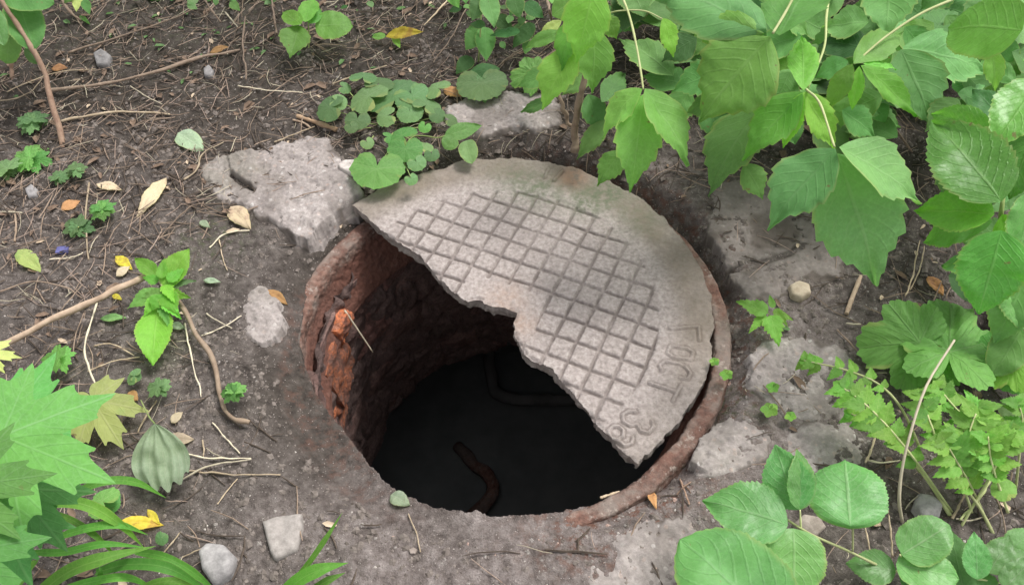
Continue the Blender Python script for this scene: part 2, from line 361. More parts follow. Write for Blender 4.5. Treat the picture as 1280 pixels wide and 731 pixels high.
# ------------------------------------------------------------------ ground shape
CC = np.array([-0.0115, 0.0158]); CRAD = .3210       # broken cover: centre and radius
RI = .312                                            # inner edge of the iron frame
def left_of(x, y): return sstep(.15, .8, -np.cos(np.arctan2(y, x)))
def ring_z(x, y): return -.012*sstep(0,.8,np.sin(np.arctan2(y,x)))*(1-left_of(x,y)) -.040*np.exp(-((((np.degrees(np.arctan2(y,x))-208+180)%360)-180)/30.0)**2) -0.0125 + 0.0085*((np.asarray(x)-np.asarray(y))/(1.414*.32)) - .016*left_of(x, y) - .004*sstep(.2,-.5,np.sin(np.arctan2(y,x))-.6*np.cos(np.arctan2(y,x)))
def px_poly(L, z=0.0): return np.array([at(a, b, z)[:2] for a, b in L])
SLABS = [
 ('concrete_chunk', 'large rough concrete chunk left of the cover tip with a flaked corner', [(250,216),(268,203),(285,195),(330,185),(352,176),(375,171),(415,171),(418,190),(440,213),(458,243),(452,262),(430,268),(410,280),(400,295),(385,306),(365,303),(345,285),(322,274),(318,262),(292,256),(268,254),(256,236)], 0.0099),
 ('concrete_chunk', 'small pale concrete chunk set in the soil left of the hole, below the largest chunk', [(305,366),(325,357),(345,368),(352,395),(342,418),(330,428),(312,426),(302,410),(299,385)], 0.0037),
 ('concrete_chunk', 'grey concrete block half buried behind the top edge of the cover', [(560,138),(600,124),(640,118),(692,124),(700,160),(660,167),(600,168),(565,163)], 0.0136),
 ('concrete_chunk', 'dark weathered concrete slab under the box elder leaves right of the cover', [(893,238),(930,222),(975,218),(1010,250),(1045,300),(1058,345),(1020,352),(985,366),(940,372),(915,352),(898,310),(885,290)], 0.0074),
 ('concrete_chunk', 'wide pinkish concrete slab under the small sprout at the right', [(925,440),(960,424),(1005,422),(1055,436),(1085,470),(1075,515),(1040,524),(1005,522),(965,505),(935,480)], 0.0062),
 ('concrete_chunk', 'angular concrete chunk touching the rusty frame at lower right', [(888,525),(912,512),(938,526),(956,545),(948,570),(910,592),(880,596),(866,575),(876,548)], 0.0074),
 ('concrete_chunk', 'flat rounded concrete chunk between the ovate leaves and the feathery leaves', [(984,541),(1010,528),(1056,528),(1078,548),(1074,575),(1050,592),(1010,592),(980,572)], 0.0062),
 ('concrete_chunk', 'worn concrete patch at the bottom edge below the rusty frame', [(752,672),(785,655),(830,640),(862,648),(885,690),(900,760),(860,800),(760,800),(735,735),(742,700)], 0.0043),
]
SLP = [(n_, l_, px_poly(p), h) for n_, l_, p, h in SLABS]
SHADE_DIP = at(1253, 418, 0)[:2]  # made-up dip in the soil, standing in for a shaded gap under leaves
def gz(x, y):
    x = np.asarray(x, float); y = np.asarray(y, float)
    r = np.hypot(x, y); th = np.arctan2(y, x)
    z = .006*fbm2(x, y, 5, 2, 11) + .0042*fbm2(x, y, 26, 2, 21)*(.6+.5*sstep(.2,.7,y)) + .0016*fbm2(x, y, 110, 2, 31)
    fade = sstep(.31, .42, r); z = z*(.35+.65*fade) + .008*sstep(.45,1.2,r)
    # soil slumps towards the hole on the left and upper left, where the rim is worn down
    lf = sstep(.15, .8, -np.cos(th))
    z = z - .019*lf*sstep(.405, .315, r) - .003*sstep(.36,.31,r)
    show = sstep(-.15,.5,np.cos(th))*sstep(-1.0,-.55,np.sin(th)*.9+np.cos(th)*.1)
    rz = ring_z(x, y); near = sstep(.375,.332,r)
    z = z*(1-near*show)+near*show*(rz-.0015+.003*vn2(x,y,60,14)+.0015*vn2(x,y,160,15))
    over = np.maximum(z, rz+.0045+.0018*vn2(x,y,45,16)); z = np.where(r < .352, z*show+over*(1-show), z)
    # depressed under and around the cover's upper edge
    dc = np.hypot(x-CC[0], y-CC[1]); up = sstep(-.25, .15, (y-CC[1]) + .9*(x-CC[0])+.12)
    z = z - (.030+.01*vn2(x,y,30,4))*up*sstep(.385, .335, dc)
    z = z - .13*np.exp(-((x-SHADE_DIP[0])**2+(y-SHADE_DIP[1])**2*.8)/.0016)
    shf = np.exp(-((((np.degrees(th)-206+180)%360)-180)/24.0)**2)
    z = z - .034*shf*sstep(.362,.296,r)
    z = z + .0011*vn2(x,y,210,33)*sstep(1.6,1.2,r)
    return z
def gzs(x, y): return float(gz(np.array([x]), np.array([y]))[0])
def on(px, py, dz=0.0):
    """the point dz above the ground seen at that pixel"""
    p = at(px, py, 0)
    for _ in range(3): p = at(px, py, gzs(p[0], p[1])+dz)
    return p

# polar ground sheet with the manhole opening, running out to the horizon
NA = 1300
ra = [0.0]; st = .0022
while ra[-1] < 1.25: ra.append(ra[-1]+st); st = min(st*1.006, .0065)
while ra[-1] < 60: st *= 1.22; ra.append(ra[-1]+st)
ra = np.array(ra); NR = len(ra); th = np.arange(NA)/NA*2*math.pi
c_, s_ = np.cos(th), np.sin(th)
ring_show = sstep(-.15,.5,c_)*sstep(-1.0,-.55,s_*.9+c_*.1)     # right side: soil stands back and shows the iron lip
shelf = np.exp(-((((np.degrees(th)-206+180)%360)-180)/24.0)**2)
_rt = np.array([(-180,.306),(-166,.289),(-153,.271),(-143,.270),(-131,.280),(-123,.291),(-114,.297),(-90,.3),(-78,.302),(-66,.309),(-55,.319),(-40,.322),(-30,.3225),(-5,.3255),(10,.331),(45,.332),(90,.330),(130,.318),(142,.318),(153,.324),(166,.315),(180,.306)])
_sg = ((np.degrees(th)+180) % 360)-180
r_in = np.interp(_sg, _rt[:,0], _rt[:,1]) + .0022*vn2(c_*1.0, s_*1.0, 12, 3) - .006*ring_show*sstep(.3,.8,vn2(c_,s_,5,23)) + .0020*vn2(c_, s_, 40, 5) + .0012*vn2(c_, s_, 150, 6)
rr = r_in[None,:] + ra[:,None]
X = rr*c_[None]; Y = rr*s_[None]; Z = gz(X, Y)
Z[0] -= .0; 
V = np.stack([X, Y, Z], -1).reshape(-1,3)
low = np.stack([X[0]*1.004, Y[0]*1.004, Z[0]-.010-.045*shelf], -1)       # crumbling soil edge turned down into the hole
V = np.vstack([low, V]); F = grid_faces(NR+1, NA, True)[:, ::-1]
vx, vy = V[:,0], V[:,1]; vr = np.hypot(vx, vy)
def blob(px, py, rad, x=None, y=None):
    p = at(px, py)[:2]; return np.exp(-((vx-p[0])**2+(vy-p[1])**2)/rad**2)
dust = np.clip(.34*sstep(.62,.36,vr)*sstep(-.35,-.1,vx) + 1.0*blob(600,700,.22) + .8*blob(800,650,.18) + .35*blob(330,400,.06) + .9*blob(900,500,.12) + .5*blob(980,450,.12)+.15*blob(350,680,.15) + .3*fbm2(vx,vy,9,3,77), 0, 1)
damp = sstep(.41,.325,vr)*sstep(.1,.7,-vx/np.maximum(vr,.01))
shade_and_damp = np.clip(damp*1.1 + sstep(.22,.50, vy + .10*fbm2(vx,vy,7,3,5)) + .8*sstep(.5,.85, vx+.1*fbm2(vx,vy,7,2,6)), 0, 1)*(1-.6*dust)  # damp rim, plus shrub shade painted as darker soil at top and right
rustd = np.clip(sstep(.42,.335,vr)*(sstep(-.2,.5,vx/vr)) + .55*sstep(.345,.318,vr)*sstep(.2,.8,-vx/vr) + .7*blob(740,670,.06) + .6*blob(820,610,.05), 0, 1)
green = np.clip(blob(265,300,.06)+blob(880,505,.05)+.6*blob(930,490,.05)+.35*sstep(.45,.8,vy), 0, 1)
ground = link('ground', mesh('ground', V, F, attr={'dust':dust,'shade_and_damp':shade_and_damp,'rust':rustd,'green':green}), SOIL)
tag(ground, kind='structure')

# ------------------------------------------------------------------ concrete chunks
CRACK = px_poly([(893,338),(940,333),(985,318),(1000,308)])
for i, (n_, l_, P, h) in enumerate(SLP):
    mn = P.min(0)-.02; mx = P.max(0)+.02; st = .0022
    gx, gy = np.meshgrid(np.arange(mn[0],mx[0],st), np.arange(mn[1],mx[1],st))
    d = poly_sdf(P, gx, gy) + (.002 if i == 0 else .006) + .007*fbm2(gx, gy, 22, 2, 50+i) + .003*fbm2(gx, gy, 90, 2, 55+i)
    prof = h*(1-np.exp(-np.clip(d,0,1)/.006)) + np.where(d<0, d*1.6, 0) - .003
    rough = .0035*fbm2(gx, gy, 20, 3, 60+i) + .0016*fbm2(gx, gy, 85, 3, 70+i) + .0010*vn2(gx, gy, 280, 75+i)
    pit = -(.003 if i < 4 else .0012)*sstep(.55,.85, vn2(gx,gy,60,80+i)) - .0022*sstep(.55,.9, vn2(gx,gy,130,81+i))
    base = gz(gx, gy)
    bm_ = .006*fbm2(gx, gy, 5, 2, 11)
    dgap = np.hypot(gx,gy); prof = prof*sstep(.335,.37,dgap)+(-.004)*(1-sstep(.335,.37,dgap)); zz = prof + rough*sstep(-.004,.01,d) + pit*sstep(0,.008,d) + np.where(d>.01, bm_, base)*.5 + np.where(d>.01, bm_, base)*.5
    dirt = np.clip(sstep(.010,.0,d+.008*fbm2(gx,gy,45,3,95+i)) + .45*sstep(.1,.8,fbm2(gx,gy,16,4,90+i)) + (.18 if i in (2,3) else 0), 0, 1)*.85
    if i == 0:   # flaked plate at the chunk's left part, with an undercut ledge
        Q = px_poly([(286,200),(318,190),(322,222),(318,238),(300,226),(290,218)])
        dq = poly_sdf(Q, gx, gy); zz = zz + .007*sstep(-.001,.002,dq)
        zz = zz - .010*np.exp(-(line_dist(px_poly([(289,219),(300,229),(318,240)]), gx, gy)/.003)**2)
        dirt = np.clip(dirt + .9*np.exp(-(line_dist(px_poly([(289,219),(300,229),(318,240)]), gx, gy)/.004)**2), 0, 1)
    if i == 3:
        k = np.exp(-(line_dist(CRACK, gx, gy)/.004)**2); zz = zz - .014*k; dirt = np.clip(dirt*1.3+.35+k, 0, 1)
    if i == 0 or i == 2 or i == 3:   # keep clear of the cover lying over it
        dcv = np.hypot(gx-CC[0], gy-CC[1]); zz = np.where(dcv < CRAD+.012, np.minimum(zz, -.028), zz)
    keep = d > -.014
    idx = -np.ones(gx.shape, int); idx[keep] = np.arange(keep.sum())
    q = keep[:-1,:-1] & keep[1:,:-1] & keep[:-1,1:] & keep[1:,1:]
    Fq = np.stack([idx[:-1,:-1][q], idx[:-1,1:][q], idx[1:,1:][q], idx[1:,:-1][q]], -1)
    c0 = P.mean(0)
    Vs = np.stack([gx[keep]-c0[0], gy[keep]-c0[1], zz[keep]], -1)
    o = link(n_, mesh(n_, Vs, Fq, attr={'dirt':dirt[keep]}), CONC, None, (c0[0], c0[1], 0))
    tag(o, l_, 'concrete', 'concrete chunks around the manhole')

# ------------------------------------------------------------------ iron frame, brick neck, chamber
fr = thing('cast_iron_ring', 'rusty cast iron ring frame round the open manhole', 'manhole frame', (0,0,0))
na = 900; tt = np.arange(na)/na*2*math.pi
prof = [(.337,-.06),(.3320,-.004),(.3300,.0012),(.3250,.0016),(.3180,.0010),(.3110,.0008),(.3088,-.0012),(.3070,-.010),(.3058,-.022),(.302,-.04),(.293,-.065),(.283,-.090),(.281,-.102),(.290,-.108),(.325,-.108)]
# resample the profile
prof = np.array(prof); seg = []
for a, b in zip(prof[:-1], prof[1:]):
    m_ = max(1, int(np.hypot(*(b-a))/.002)); seg += [a+(b-a)*k/m_ for k in range(m_)]
seg.append(prof[-1]); prof = np.array(seg)
RR = prof[:,0][:,None]*np.ones(na); ZZ = prof[:,1][:,None]*np.ones(na)
XX = RR*np.cos(tt); YY = RR*np.sin(tt)
nz_ = .0017*fbm3(XX,YY,ZZ,70,3,7) + .0025*fbm3(XX,YY,ZZ,16,2,9)
lower = sstep(-.015,-.05,ZZ)
nz_ = nz_*.75 + .0010*fbm3(XX,YY,ZZ,260,2,17) - .0016*sstep(.3,.8,vn3(XX,YY,ZZ,95,18)); flake = sstep(.15,.3,vn3(XX,YY,ZZ,38,21)+.4*vn3(XX,YY,ZZ,120,22)); ZZ = ZZ - .0013*flake*(1-lower); RR = RR - nz_*(1-.2*lower); ZZ = ZZ + nz_*.7
XX = RR*np.cos(tt); YY = RR*np.sin(tt); ZZ = ZZ + ring_z(XX, YY)
link('ring_lip', mesh('ring_lip', np.stack([XX,YY,ZZ],-1).reshape(-1,3), grid_faces(len(prof), na, True)[:, ::-1], attr={'skirt': (sstep(-.012,-.03,prof[:,1][:,None]+0*tt)).ravel()}), RUST, fr)

sh = thing('manhole_shaft', 'dark round brick shaft below the broken manhole cover', 'manhole shaft', (0,0,-.09))
ZB = -.555
nzr = 90; zv = np.linspace(-.08, ZB, nzr); TT, ZV = np.meshgrid(np.arange(420)/420*2*math.pi, zv)
xr, yr = np.cos(TT), np.sin(TT)
rw = .2955 - .009*fbm3(xr*.3,yr*.3,ZV,10,4,12) - .004*fbm3(xr*.3,yr*.3,ZV,70,3,13) + .010*np.exp(-(vn3(xr*.3,yr*.3,ZV,17,19)/.055)**2)
rw += .05*sstep(ZB+.02, ZB, ZV+.022*fbm3(xr*.3,yr*.3,ZV*0,22,4,14))
link('mortar_lining', mesh('mortar_lining', np.stack([rw*xr, rw*yr, ZV+.09],-1).reshape(-1,3), grid_faces(nzr,420,True)), MORT, sh)
def rough_box(sx, sy, sz, n, amp, seed, taper=0, rnd_=.22):
    # cube-sphere-like box with rounded corners and noise
    vs = []; fs = []
    for ax in range(3):
        for sg in (-1,1):
            g = np.linspace(-1,1,n); a, b = np.meshgrid(g, g); c = np.full_like(a, sg)
            P = [None]*3; P[ax] = c; P[(ax+1)%3] = a*sg; P[(ax+2)%3] = b
            f = grid_faces(n, n) + len(vs)*n*n
            vs.append(np.stack(P,-1).reshape(-1,3)); fs.append(f)
    V = np.vstack(vs); F = np.vstack(fs)
    rn = V/np.linalg.norm(V,axis=1)[:,None]*1.25
    V = V*(1-rnd_)+rn*rnd_
    V = V*np.array([sx,sy,sz])/2
    nn = fbm3(V[:,0],V[:,1],V[:,2],34,4,seed)
    V = V*(1+0*nn[:,None]) + (rn/1.25)*amp*nn[:,None]
    return V, F
bmesh_v = []
for v in range(8):
    Vb, Fb = rough_box(.112 if v < 5 else .075, .115, .056, 12, .006, 200+v, rnd_=.10)
    bmesh_v.append((Vb, Fb))
bd = [mesh('brick', *b) for b in bmesh_v]; bo = [mesh('brick', *b) for b in bmesh_v]
for m_ in bd: m_.materials.append(BR_D)
for m_ in bo: m_.materials.append(BR_O)
nb = 15
for cidx in range(7):
    zc = -.118 - cidx*.0655
    for k in range(nb):
        a = (k+.5*(cidx%2))/nb*2*math.pi + random.uniform(-.03,.03)
        deg = math.degrees(a) % 360
        orange = False
        off = random.uniform(-.002,.008); 
        if 155 < deg < 195 and cidx < 3: off = -.006
        if cidx == 6: off += .01
        rad_ = .2945+.0575+off
        o = link('brick', (bo if orange else bd)[random.randrange(8)], None, sh, (rad_*math.cos(a), rad_*math.sin(a), zc+.09+random.uniform(-.006,.006)))
        o.rotation_euler = (random.uniform(-.04,.04), random.uniform(-.06,.06), a+math.pi/2+random.uniform(-.05,.05))
for (dg, zz_, sx_, sz_, rf_) in ((170,-.182,.095,.115,.278),(159,-.135,.05,.045,.279),(179,-.255,.07,.07,.289),(150,-.15,.08,.07,.291),(138,-.19,.09,.08,.2915),(146,-.245,.10,.06,.2925),(128,-.14,.07,.06,.291)):
    mo = mesh('brick', *rough_box(sx_, .09, sz_, 18, .009, int(dg), rnd_=.18)); mo.materials.append(BR_O if dg > 155 else BR_R)
    a = math.radians(dg); q_ = link('brick', mo, None, sh, ((rf_+.045)*math.cos(a), (rf_+.045)*math.sin(a), zz_+.09)); q_.rotation_euler = (.05, .12*math.sin(dg), a+math.pi/2+.08*math.cos(dg*3))
# chamber roof, wall and floor
def lathe(name, pr, mat, parent, n=96, noise=.006, z0=0):
    pr = np.array(pr); t = np.arange(n)/n*2*math.pi
    X_ = pr[:,0][:,None]*np.cos(t); Y_ = pr[:,0][:,None]*np.sin(t); Z_ = pr[:,1][:,None]+0*t
    q = noise*fbm3(X_,Y_,Z_,9,3,4)
    return link(name, mesh(name, np.stack([X_*(1+q),Y_*(1+q),Z_+q-z0],-1).reshape(-1,3), grid_faces(len(pr),n,True)), mat, parent)
lathe('chamber_wall', [(.33,ZB-.012),(.45,ZB-.014),(.6,ZB-.015),(.62,-.7),(.62,-.85),(.62,-1.0),(.62,-1.15)], DARK, sh, z0=-.09)
lathe('chamber_floor', [(.66,-1.02),(.5,-1.01),(.35,-1.0),(.2,-1.01),(.1,-1.01),(.001,-1.01)], DARK, sh, noise=.012, z0=-.09)
RUSTD = rust_mat('dark_rusty_pipe', 1.7)
DARK2 = plain('grey_pipe', ((.19,.19,.185),(.30,.295,.285)), 20)
def pat(px, py, z): return at(px, py, z)
p0 = [pat(572,558,-.985), pat(585,572,-.97), pat(600,586,-.965), pat(613,600,-.965), pat(617,612,-.965), pat(608,628,-.97), pat(590,646,-.975), pat(570,660,-.99)]
tag(tube('iron_pipe', p0, .015, .018, RUSTD, None, .14, 40, 12, .004), 'bent rusty pipe lying on the dark floor of the shaft', 'pipe')
p1 = [pat(612,440,-.93), pat(613,465,-.94), pat(618,487,-.95), pat(640,497,-.95), pat(680,500,-.95), pat(740,498,-.95)]
tag(tube('drain_pipe', p1, .016, .016, DARK2, None, .1, 40, 12, .003), 'dark elbow pipe deep inside the shaft under the cover', 'pipe')

# ------------------------------------------------------------------ the broken cover
FRACT = [(440,258),(447,262),(462,276),(480,291),(500,304),(520,316),(533,328),(545,343),(560,359),(573,370),(585,376),(597,375),(605,380),(620,383),(630,384),(638,388),(646,390),(646,397),(643,404),(645,420),(649,431),(656,441),(664,450),(678,454),(690,463),(705,480),(720,497),(740,521),(760,544),(780,565),(797,577),(806,586)]
FP = px_poly(FRACT)
fine = []
for a, b in zip(FP[:-1], FP[1:]):
    L = np.hypot(*(b-a)); m_ = max(1, int(L/.004)); nrm = np.array([-(b-a)[1], (b-a)[0]])/L
    for k in range(m_):
        p = a+(b-a)*k/m_; fine.append(p + nrm*(.0022*vn2(p[0],p[1],60,8)+.0014*vn2(p[0],p[1],190,9)))
fine.append(FP[-1]); fine = np.array(fine)
POLY = np.vstack([fine, [[.45,-.35],[.6,0],[.5,.6],[0,.7],[-.6,.5],[-.5,.2]]])
h_ = .0015
gx, gy = np.meshgrid(np.arange(CC[0]-.335,CC[0]+.335,h_), np.arange(CC[1]-.335,CC[1]+.335,h_))
def cov_sdf(x, y):
    rr_ = np.hypot(x-CC[0], y-CC[1]); ta = np.arctan2(y-CC[1], x-CC[0])
    chip = .0018*vn2(np.cos(ta), np.sin(ta), 14, 2) + .0012*vn2(np.cos(ta), np.sin(ta), 50, 3)
    chip += .0075*np.exp(-((np.degrees(ta)+46)/15)**4)
    chip += .010*np.exp(-((x-at(552,207)[0])**2+(y-at(552,207)[1])**2)/.0004) + .006*np.exp(-((x-at(893,425)[0])**2+(y-at(893,425)[1])**2)/.0001)
    return np.minimum(poly_sdf(POLY, x, y), CRAD-chip-rr_)
D = cov_sdf(gx, gy)
keep = D > -h_*.55
ex = (cov_sdf(gx+4e-4, gy)-cov_sdf(gx-4e-4, gy))/8e-4; ey = (cov_sdf(gx, gy+4e-4)-cov_sdf(gx, gy-4e-4))/8e-4
el = np.hypot(ex,ey)+1e-9; mv = np.clip(-D, -h_*.45, h_)*(np.abs(D) < h_*.55)
gx = gx + ex/el*mv; gy = gy + ey/el*mv
# lattice of grooves (grid pitch .034 m)
GO = np.array([-.0706+.0183, .9469-.7216]); gu = np.array([.02982,-.01615]); gv = np.array([-.01615,-.02982])
pu = ((gx-GO[0])*gu[0]+(gy-GO[1])*gu[1])/(gu@gu); pv = ((gx-GO[0])*gv[0]+(gy-GO[1])*gv[1])/(gv@gv)
wob_u = pu + .05*vn2(gx,gy,18,31); wob_v = pv + .05*vn2(gx,gy,18,32)
du = np.abs(wob_u-np.round(wob_u))*np.linalg.norm(gu); dv = np.abs(wob_v-np.round(wob_v))*np.linalg.norm(gv)
RG = float(np.hypot(*(at(825,400)[:2]-CC)))
rc = np.hypot(gx-CC[0], gy-CC[1])
BLANK = px_poly([(588,341),(640,357),(683,371),(672,400),(660,432),(640,402),(610,388),(570,374)])
bs = poly_sdf(BLANK, gx, gy)
ing = sstep(0,.004,RG-rc)*sstep(.001,-.003,bs)
gd = np.minimum(du, dv) + .0006*vn2(gx,gy,160,40)
gprof = sstep(.0036,.0010,gd)*ing
worn = .55+.45*sstep(-.5,.3,vn2(gx,gy,12,41))
step = .0012*sstep(.003,-.003,RG-rc)     # the border stands a touch above the field
Zc = -.0042*gprof*worn + step + .0007*fbm2(gx,gy,40,3,42) + .0006*vn2(gx,gy,230,43)
cu = np.floor(wob_u).astype(int); cv = np.floor(wob_v).astype(int)
Zc += .0010*hashf(cu.astype(np.int64), cv.astype(np.int64), cu.astype(np.int64)*0, 5)*ing
# cast lettering
LET = [[(837,411),(873,409),(874,426)],
 [(837,433),(858,436),(866,441),(864,450),(842,447),(834,442),(837,433)],
 [(827,464),(824,457),(831,452),(846,454),(857,459),(863,467),(860,474),(850,473)],
 [(812,479),(842,489)], [(851,481),(841,501)],
 [(815,527),(817,534),(810,541),(801,539),(796,530)], [(796,530),(788,532),(779,527),(778,518),(786,514),(795,515)],
 [(766,533),(760,538),(763,546),(771,550),(779,546),(779,538),(773,533),(766,533)], [(771,550),(781,557),(790,554),(791,547)],
 [(686,211),(680,223)], [(703,214),(692,227)]]
ld = np.full(gx.shape, 1e9)
for L in LET: ld = np.minimum(ld, line_dist(px_poly(L), gx, gy))
lw = .6+.4*sstep(-.5,.4,vn2(gx,gy,60,47)); Zc += .0026*sstep(.0025,.0016,ld)*lw; letd = np.exp(-((ld-.0032)/.0010)**2)*lw; Zc -= .0020*letd
groove = np.clip(gprof*(.5+.5*sstep(-.4,.4,fbm2(gx,gy,30,2,48))) + .14*ing*sstep(.2,.9,hashf(cu.astype(np.int64),cv.astype(np.int64),cu.astype(np.int64)*0,9)) + letd*.95 + .08*sstep(.2,.8,fbm2(gx,gy,25,3,44)), 0, 1)
Zc -= .004*sstep(.006,.0,D)*sstep(-.3,.5,vn2(gx,gy,70,45))        # worn, chipped arris
def gb(px, py, rad): p = at(px,py)[:2]; return np.exp(-((gx-p[0])**2+(gy-p[1])**2)/rad**2)
rim = np.clip(sstep(.0,.045,rc-RG)*(.35+.65*sstep(-.1,.2,(gx-CC[0])*.5+(gy-CC[1]))) , 0, 1)
moss = np.clip(gb(735,252,.035)+gb(680,238,.045)*.8+gb(640,225,.05)*.6+gb(800,275,.05)*.6+gb(760,240,.03), 0, 1)
orange = np.clip(gb(716,222,.022)*1.3 + gb(632,374,.03)*.55 + gb(652,405,.022)*.55, 0, 1)
q = keep[:-1,:-1] & keep[1:,:-1] & keep[:-1,1:] & keep[1:,1:]
idx = np.arange(gx.size).reshape(gx.shape)
Fa = np.stack([idx[:-1,:-1][q], idx[:-1,1:][q], idx[1:,1:][q], idx[1:,:-1][q]], -1)
cell = np.where((ing > .5), (cu+50)*1000+(cv+50), -1)[:-1,:-1][q]
VT = np.stack([gx.ravel(), gy.ravel(), Zc.ravel()], -1)
AT = {'groove':groove.ravel(),'rim':rim.ravel(),'moss':moss.ravel(),'orange':orange.ravel()}
cv_t = thing('manhole_cover', 'broken half of a grey chequered manhole cover with cast letters, lying over the hole', 'manhole cover', (CC[0],CC[1],0))
def sub_mesh(name, F_, extraV=None, extraF=None, brk=0):
    u_, inv = np.unique(F_, return_inverse=True); V_ = VT[u_]-[CC[0],CC[1],0]; Fn = inv.reshape(F_.shape)
    return mesh(name, V_, Fn, attr={k: a[u_] for k, a in AT.items()})
link('cover_border', sub_mesh('cover_border', Fa[cell < 0]), COVM, cv_t)
for cidx in np.unique(cell[cell >= 0]):
    f_ = Fa[cell == cidx]
    link('raised_square', sub_mesh('raised_square', f_), COVM, cv_t)
# side wall from the boundary loop
E_ = np.concatenate([Fa[:,[0,1]],Fa[:,[1,2]],Fa[:,[2,3]],Fa[:,[3,0]]]); key = np.sort(E_,1); kk = key[:,0].astype(np.int64)*10**7+key[:,1]
uq, ix, ct = np.unique(kk, return_index=True, return_counts=True); bE = E_[ix[ct==1]]
nxt = {int(a): int(b) for a, b in bE}
loops = []; seen = set()
for s0 in nxt:
    if s0 in seen: continue
    lp = [s0]; seen.add(s0); c = nxt[s0]
    while c != s0 and c in nxt and c not in seen: lp.append(c); seen.add(c); c = nxt[c]
    loops.append(lp)
lp = np.array(max(loops, key=len)); B0 = VT[lp]; nL = len(lp)
tn = np.roll(B0,-2,0)[:,:2]-np.roll(B0,2,0)[:,:2]; tn /= np.linalg.norm(tn,axis=1)[:,None]+1e-9; inw = np.c_[-tn[:,1], tn[:,0]]
rows = []; zl = np.linspace(0,-.024,7)
isf = sstep(.004,.008, CRAD-np.hypot(B0[:,0]-CC[0],B0[:,1]-CC[1]))
for k, z_ in enumerate(zl):
    off = (.0045*fbm3(B0[:,0],B0[:,1],B0[:,2]*0+z_*1.5,70,3,61)*isf - .0*z_)*(1 if 0 < k else 0) + (k>0)*.0006 + isf*.0025*(k/6)
    p = B0.copy(); p[:,:2] += inw*off[:,None]; p[:,2] = B0[:,2]*(1-k/6)+z_; rows.append(p)
SV = np.vstack(rows)-[CC[0],CC[1],0]; SF = grid_faces(7, nL, True)[:, ::-1]
link('broken_edge', mesh('broken_edge', SV, SF, attr={'brk':np.repeat(np.clip(np.linspace(.25,1,7),0,1),nL),'rim':np.zeros(7*nL)+.2}), COVM, cv_t)
bot = SV[-nL:][::6]; link('underside', mesh('underside', bot, [list(range(len(bot)))[::-1]], smooth=False), COVM, cv_t)
#PART2
# ------------------------------------------------------------------ leaves
PROF = {
 'elder': [(0,.0),(.04,.12),(.14,.30),(.28,.46),(.39,.5),(.52,.46),(.64,.35),(.74,.23),(.83,.12),(.91,.045),(1,0)],
 'ovate': [(0,0),(.03,.16),(.12,.36),(.3,.49),(.45,.5),(.62,.42),(.78,.27),(.9,.12),(1,0)],
 'round': [(0,0),(.025,.2),(.1,.37),(.25,.48),(.45,.5),(.65,.47),(.82,.36),(.93,.2),(1,0)],
 'lance': [(0,0),(.08,.2),(.25,.42),(.42,.5),(.6,.43),(.8,.22),(.93,.07),(1,0)],
 'tri':   [(0,0),(.02,.2),(.08,.40),(.2,.5),(.4,.43),(.6,.3),(.8,.15),(.93,.05),(1,0)],
}
SER = {'elder':(8,.085),'ovate':(16,.045),'round':(20,.025),'lance':(12,.05),'tri':(7,.16)}
def leaf_geo(L, W, prof, bow=.1, fold=.25, quilt=.004, seed=0, nl=None, nw=5, ser=None, twist=0.0, curl=0.0, veins=7, asym=0.0):
    n, amp = ser or SER[prof]
    nl = nl or (3*n+6)
    t = np.linspace(0,1,nl); w_ = np.interp(t, *np.array(PROF[prof]).T)
    k_ = np.ones(3)/3; ws = np.convolve(np.r_[w_[0],w_,w_[-1]], k_, 'valid'); ws[0] = ws[-1] = 0; w_ = ws
    saw = (t*n) % 1.0
    irr = 1+.5*vn2(t*0+seed*.37, t, 7, 3)
    w_ = w_*(1+amp*irr*(saw-.4)*(sstep(.15,.5,t) if prof == 'elder' else sstep(.08,.2,t))*2)
    s = np.linspace(-1,1,2*nw+1)
    S, T = np.meshgrid(s, t)
    wl = w_*(1+asym); wr = w_*(1-asym)
    y = S*W*np.where(S>0, wl[:,None], wr[:,None])
    x = T*L + np.abs(S)**3*amp*L*.35*saw[:,None]*sstep(.05,.3,T)
    z = bow*L*4*T*(1-T)*.25*4*.25 + fold*np.abs(y)*(1-.35*np.abs(S)) - curl*W*(np.abs(S)**2.5)*.5
    ph = (T - .3*np.abs(S))*veins*2*math.pi
    z = z + quilt*L*np.cos(ph)*np.abs(S)**.6*(1-np.abs(S)**3)*np.minimum(1,w_[:,None]*4)
    z = z + .030*L*(fbm2(T*1.0+seed*1.3, S*.45+seed, 3.1, 3, 5)) *np.minimum(1,T*4) + .02*L*vn2(T+seed, S*0+np.sign(S)*3, 8, 9)*np.abs(S)**2*np.minimum(1,T*4) - .05*L*sstep(.7,1,T)
    if twist: 
        a = twist*(T-.5); y, z = y*np.cos(a)-z*np.sin(a)*.3, z+y*np.sin(a)
    V = np.stack([x,y,z],-1).reshape(-1,3); F = grid_faces(nl, 2*nw+1)
    uv = np.stack([S,T],-1).reshape(-1,2)[F].reshape(-1,2)
    return V, F, uv
def frame(b, t, roll=0.0, upw=.55, nvec=None):
    b = np.array(b); t = np.array(t); ax = t-b; L = np.linalg.norm(ax); ax /= L
    tc = CAM-b; tc /= np.linalg.norm(tc)
    n = np.array(nvec, float) if nvec is not None else upw*np.array([0,0,1.])+(1-upw)*tc
    n -= ax*(n@ax); n /= np.linalg.norm(n); y = np.cross(n, ax)
    c, s = math.cos(roll), math.sin(roll); n2 = n*c+y*s; y2 = y*c-n*s
    return L, np.array([ax, y2, n2])
LSEED = [0]
def dep(p): return float((np.asarray(p)-CAM)@FWD)
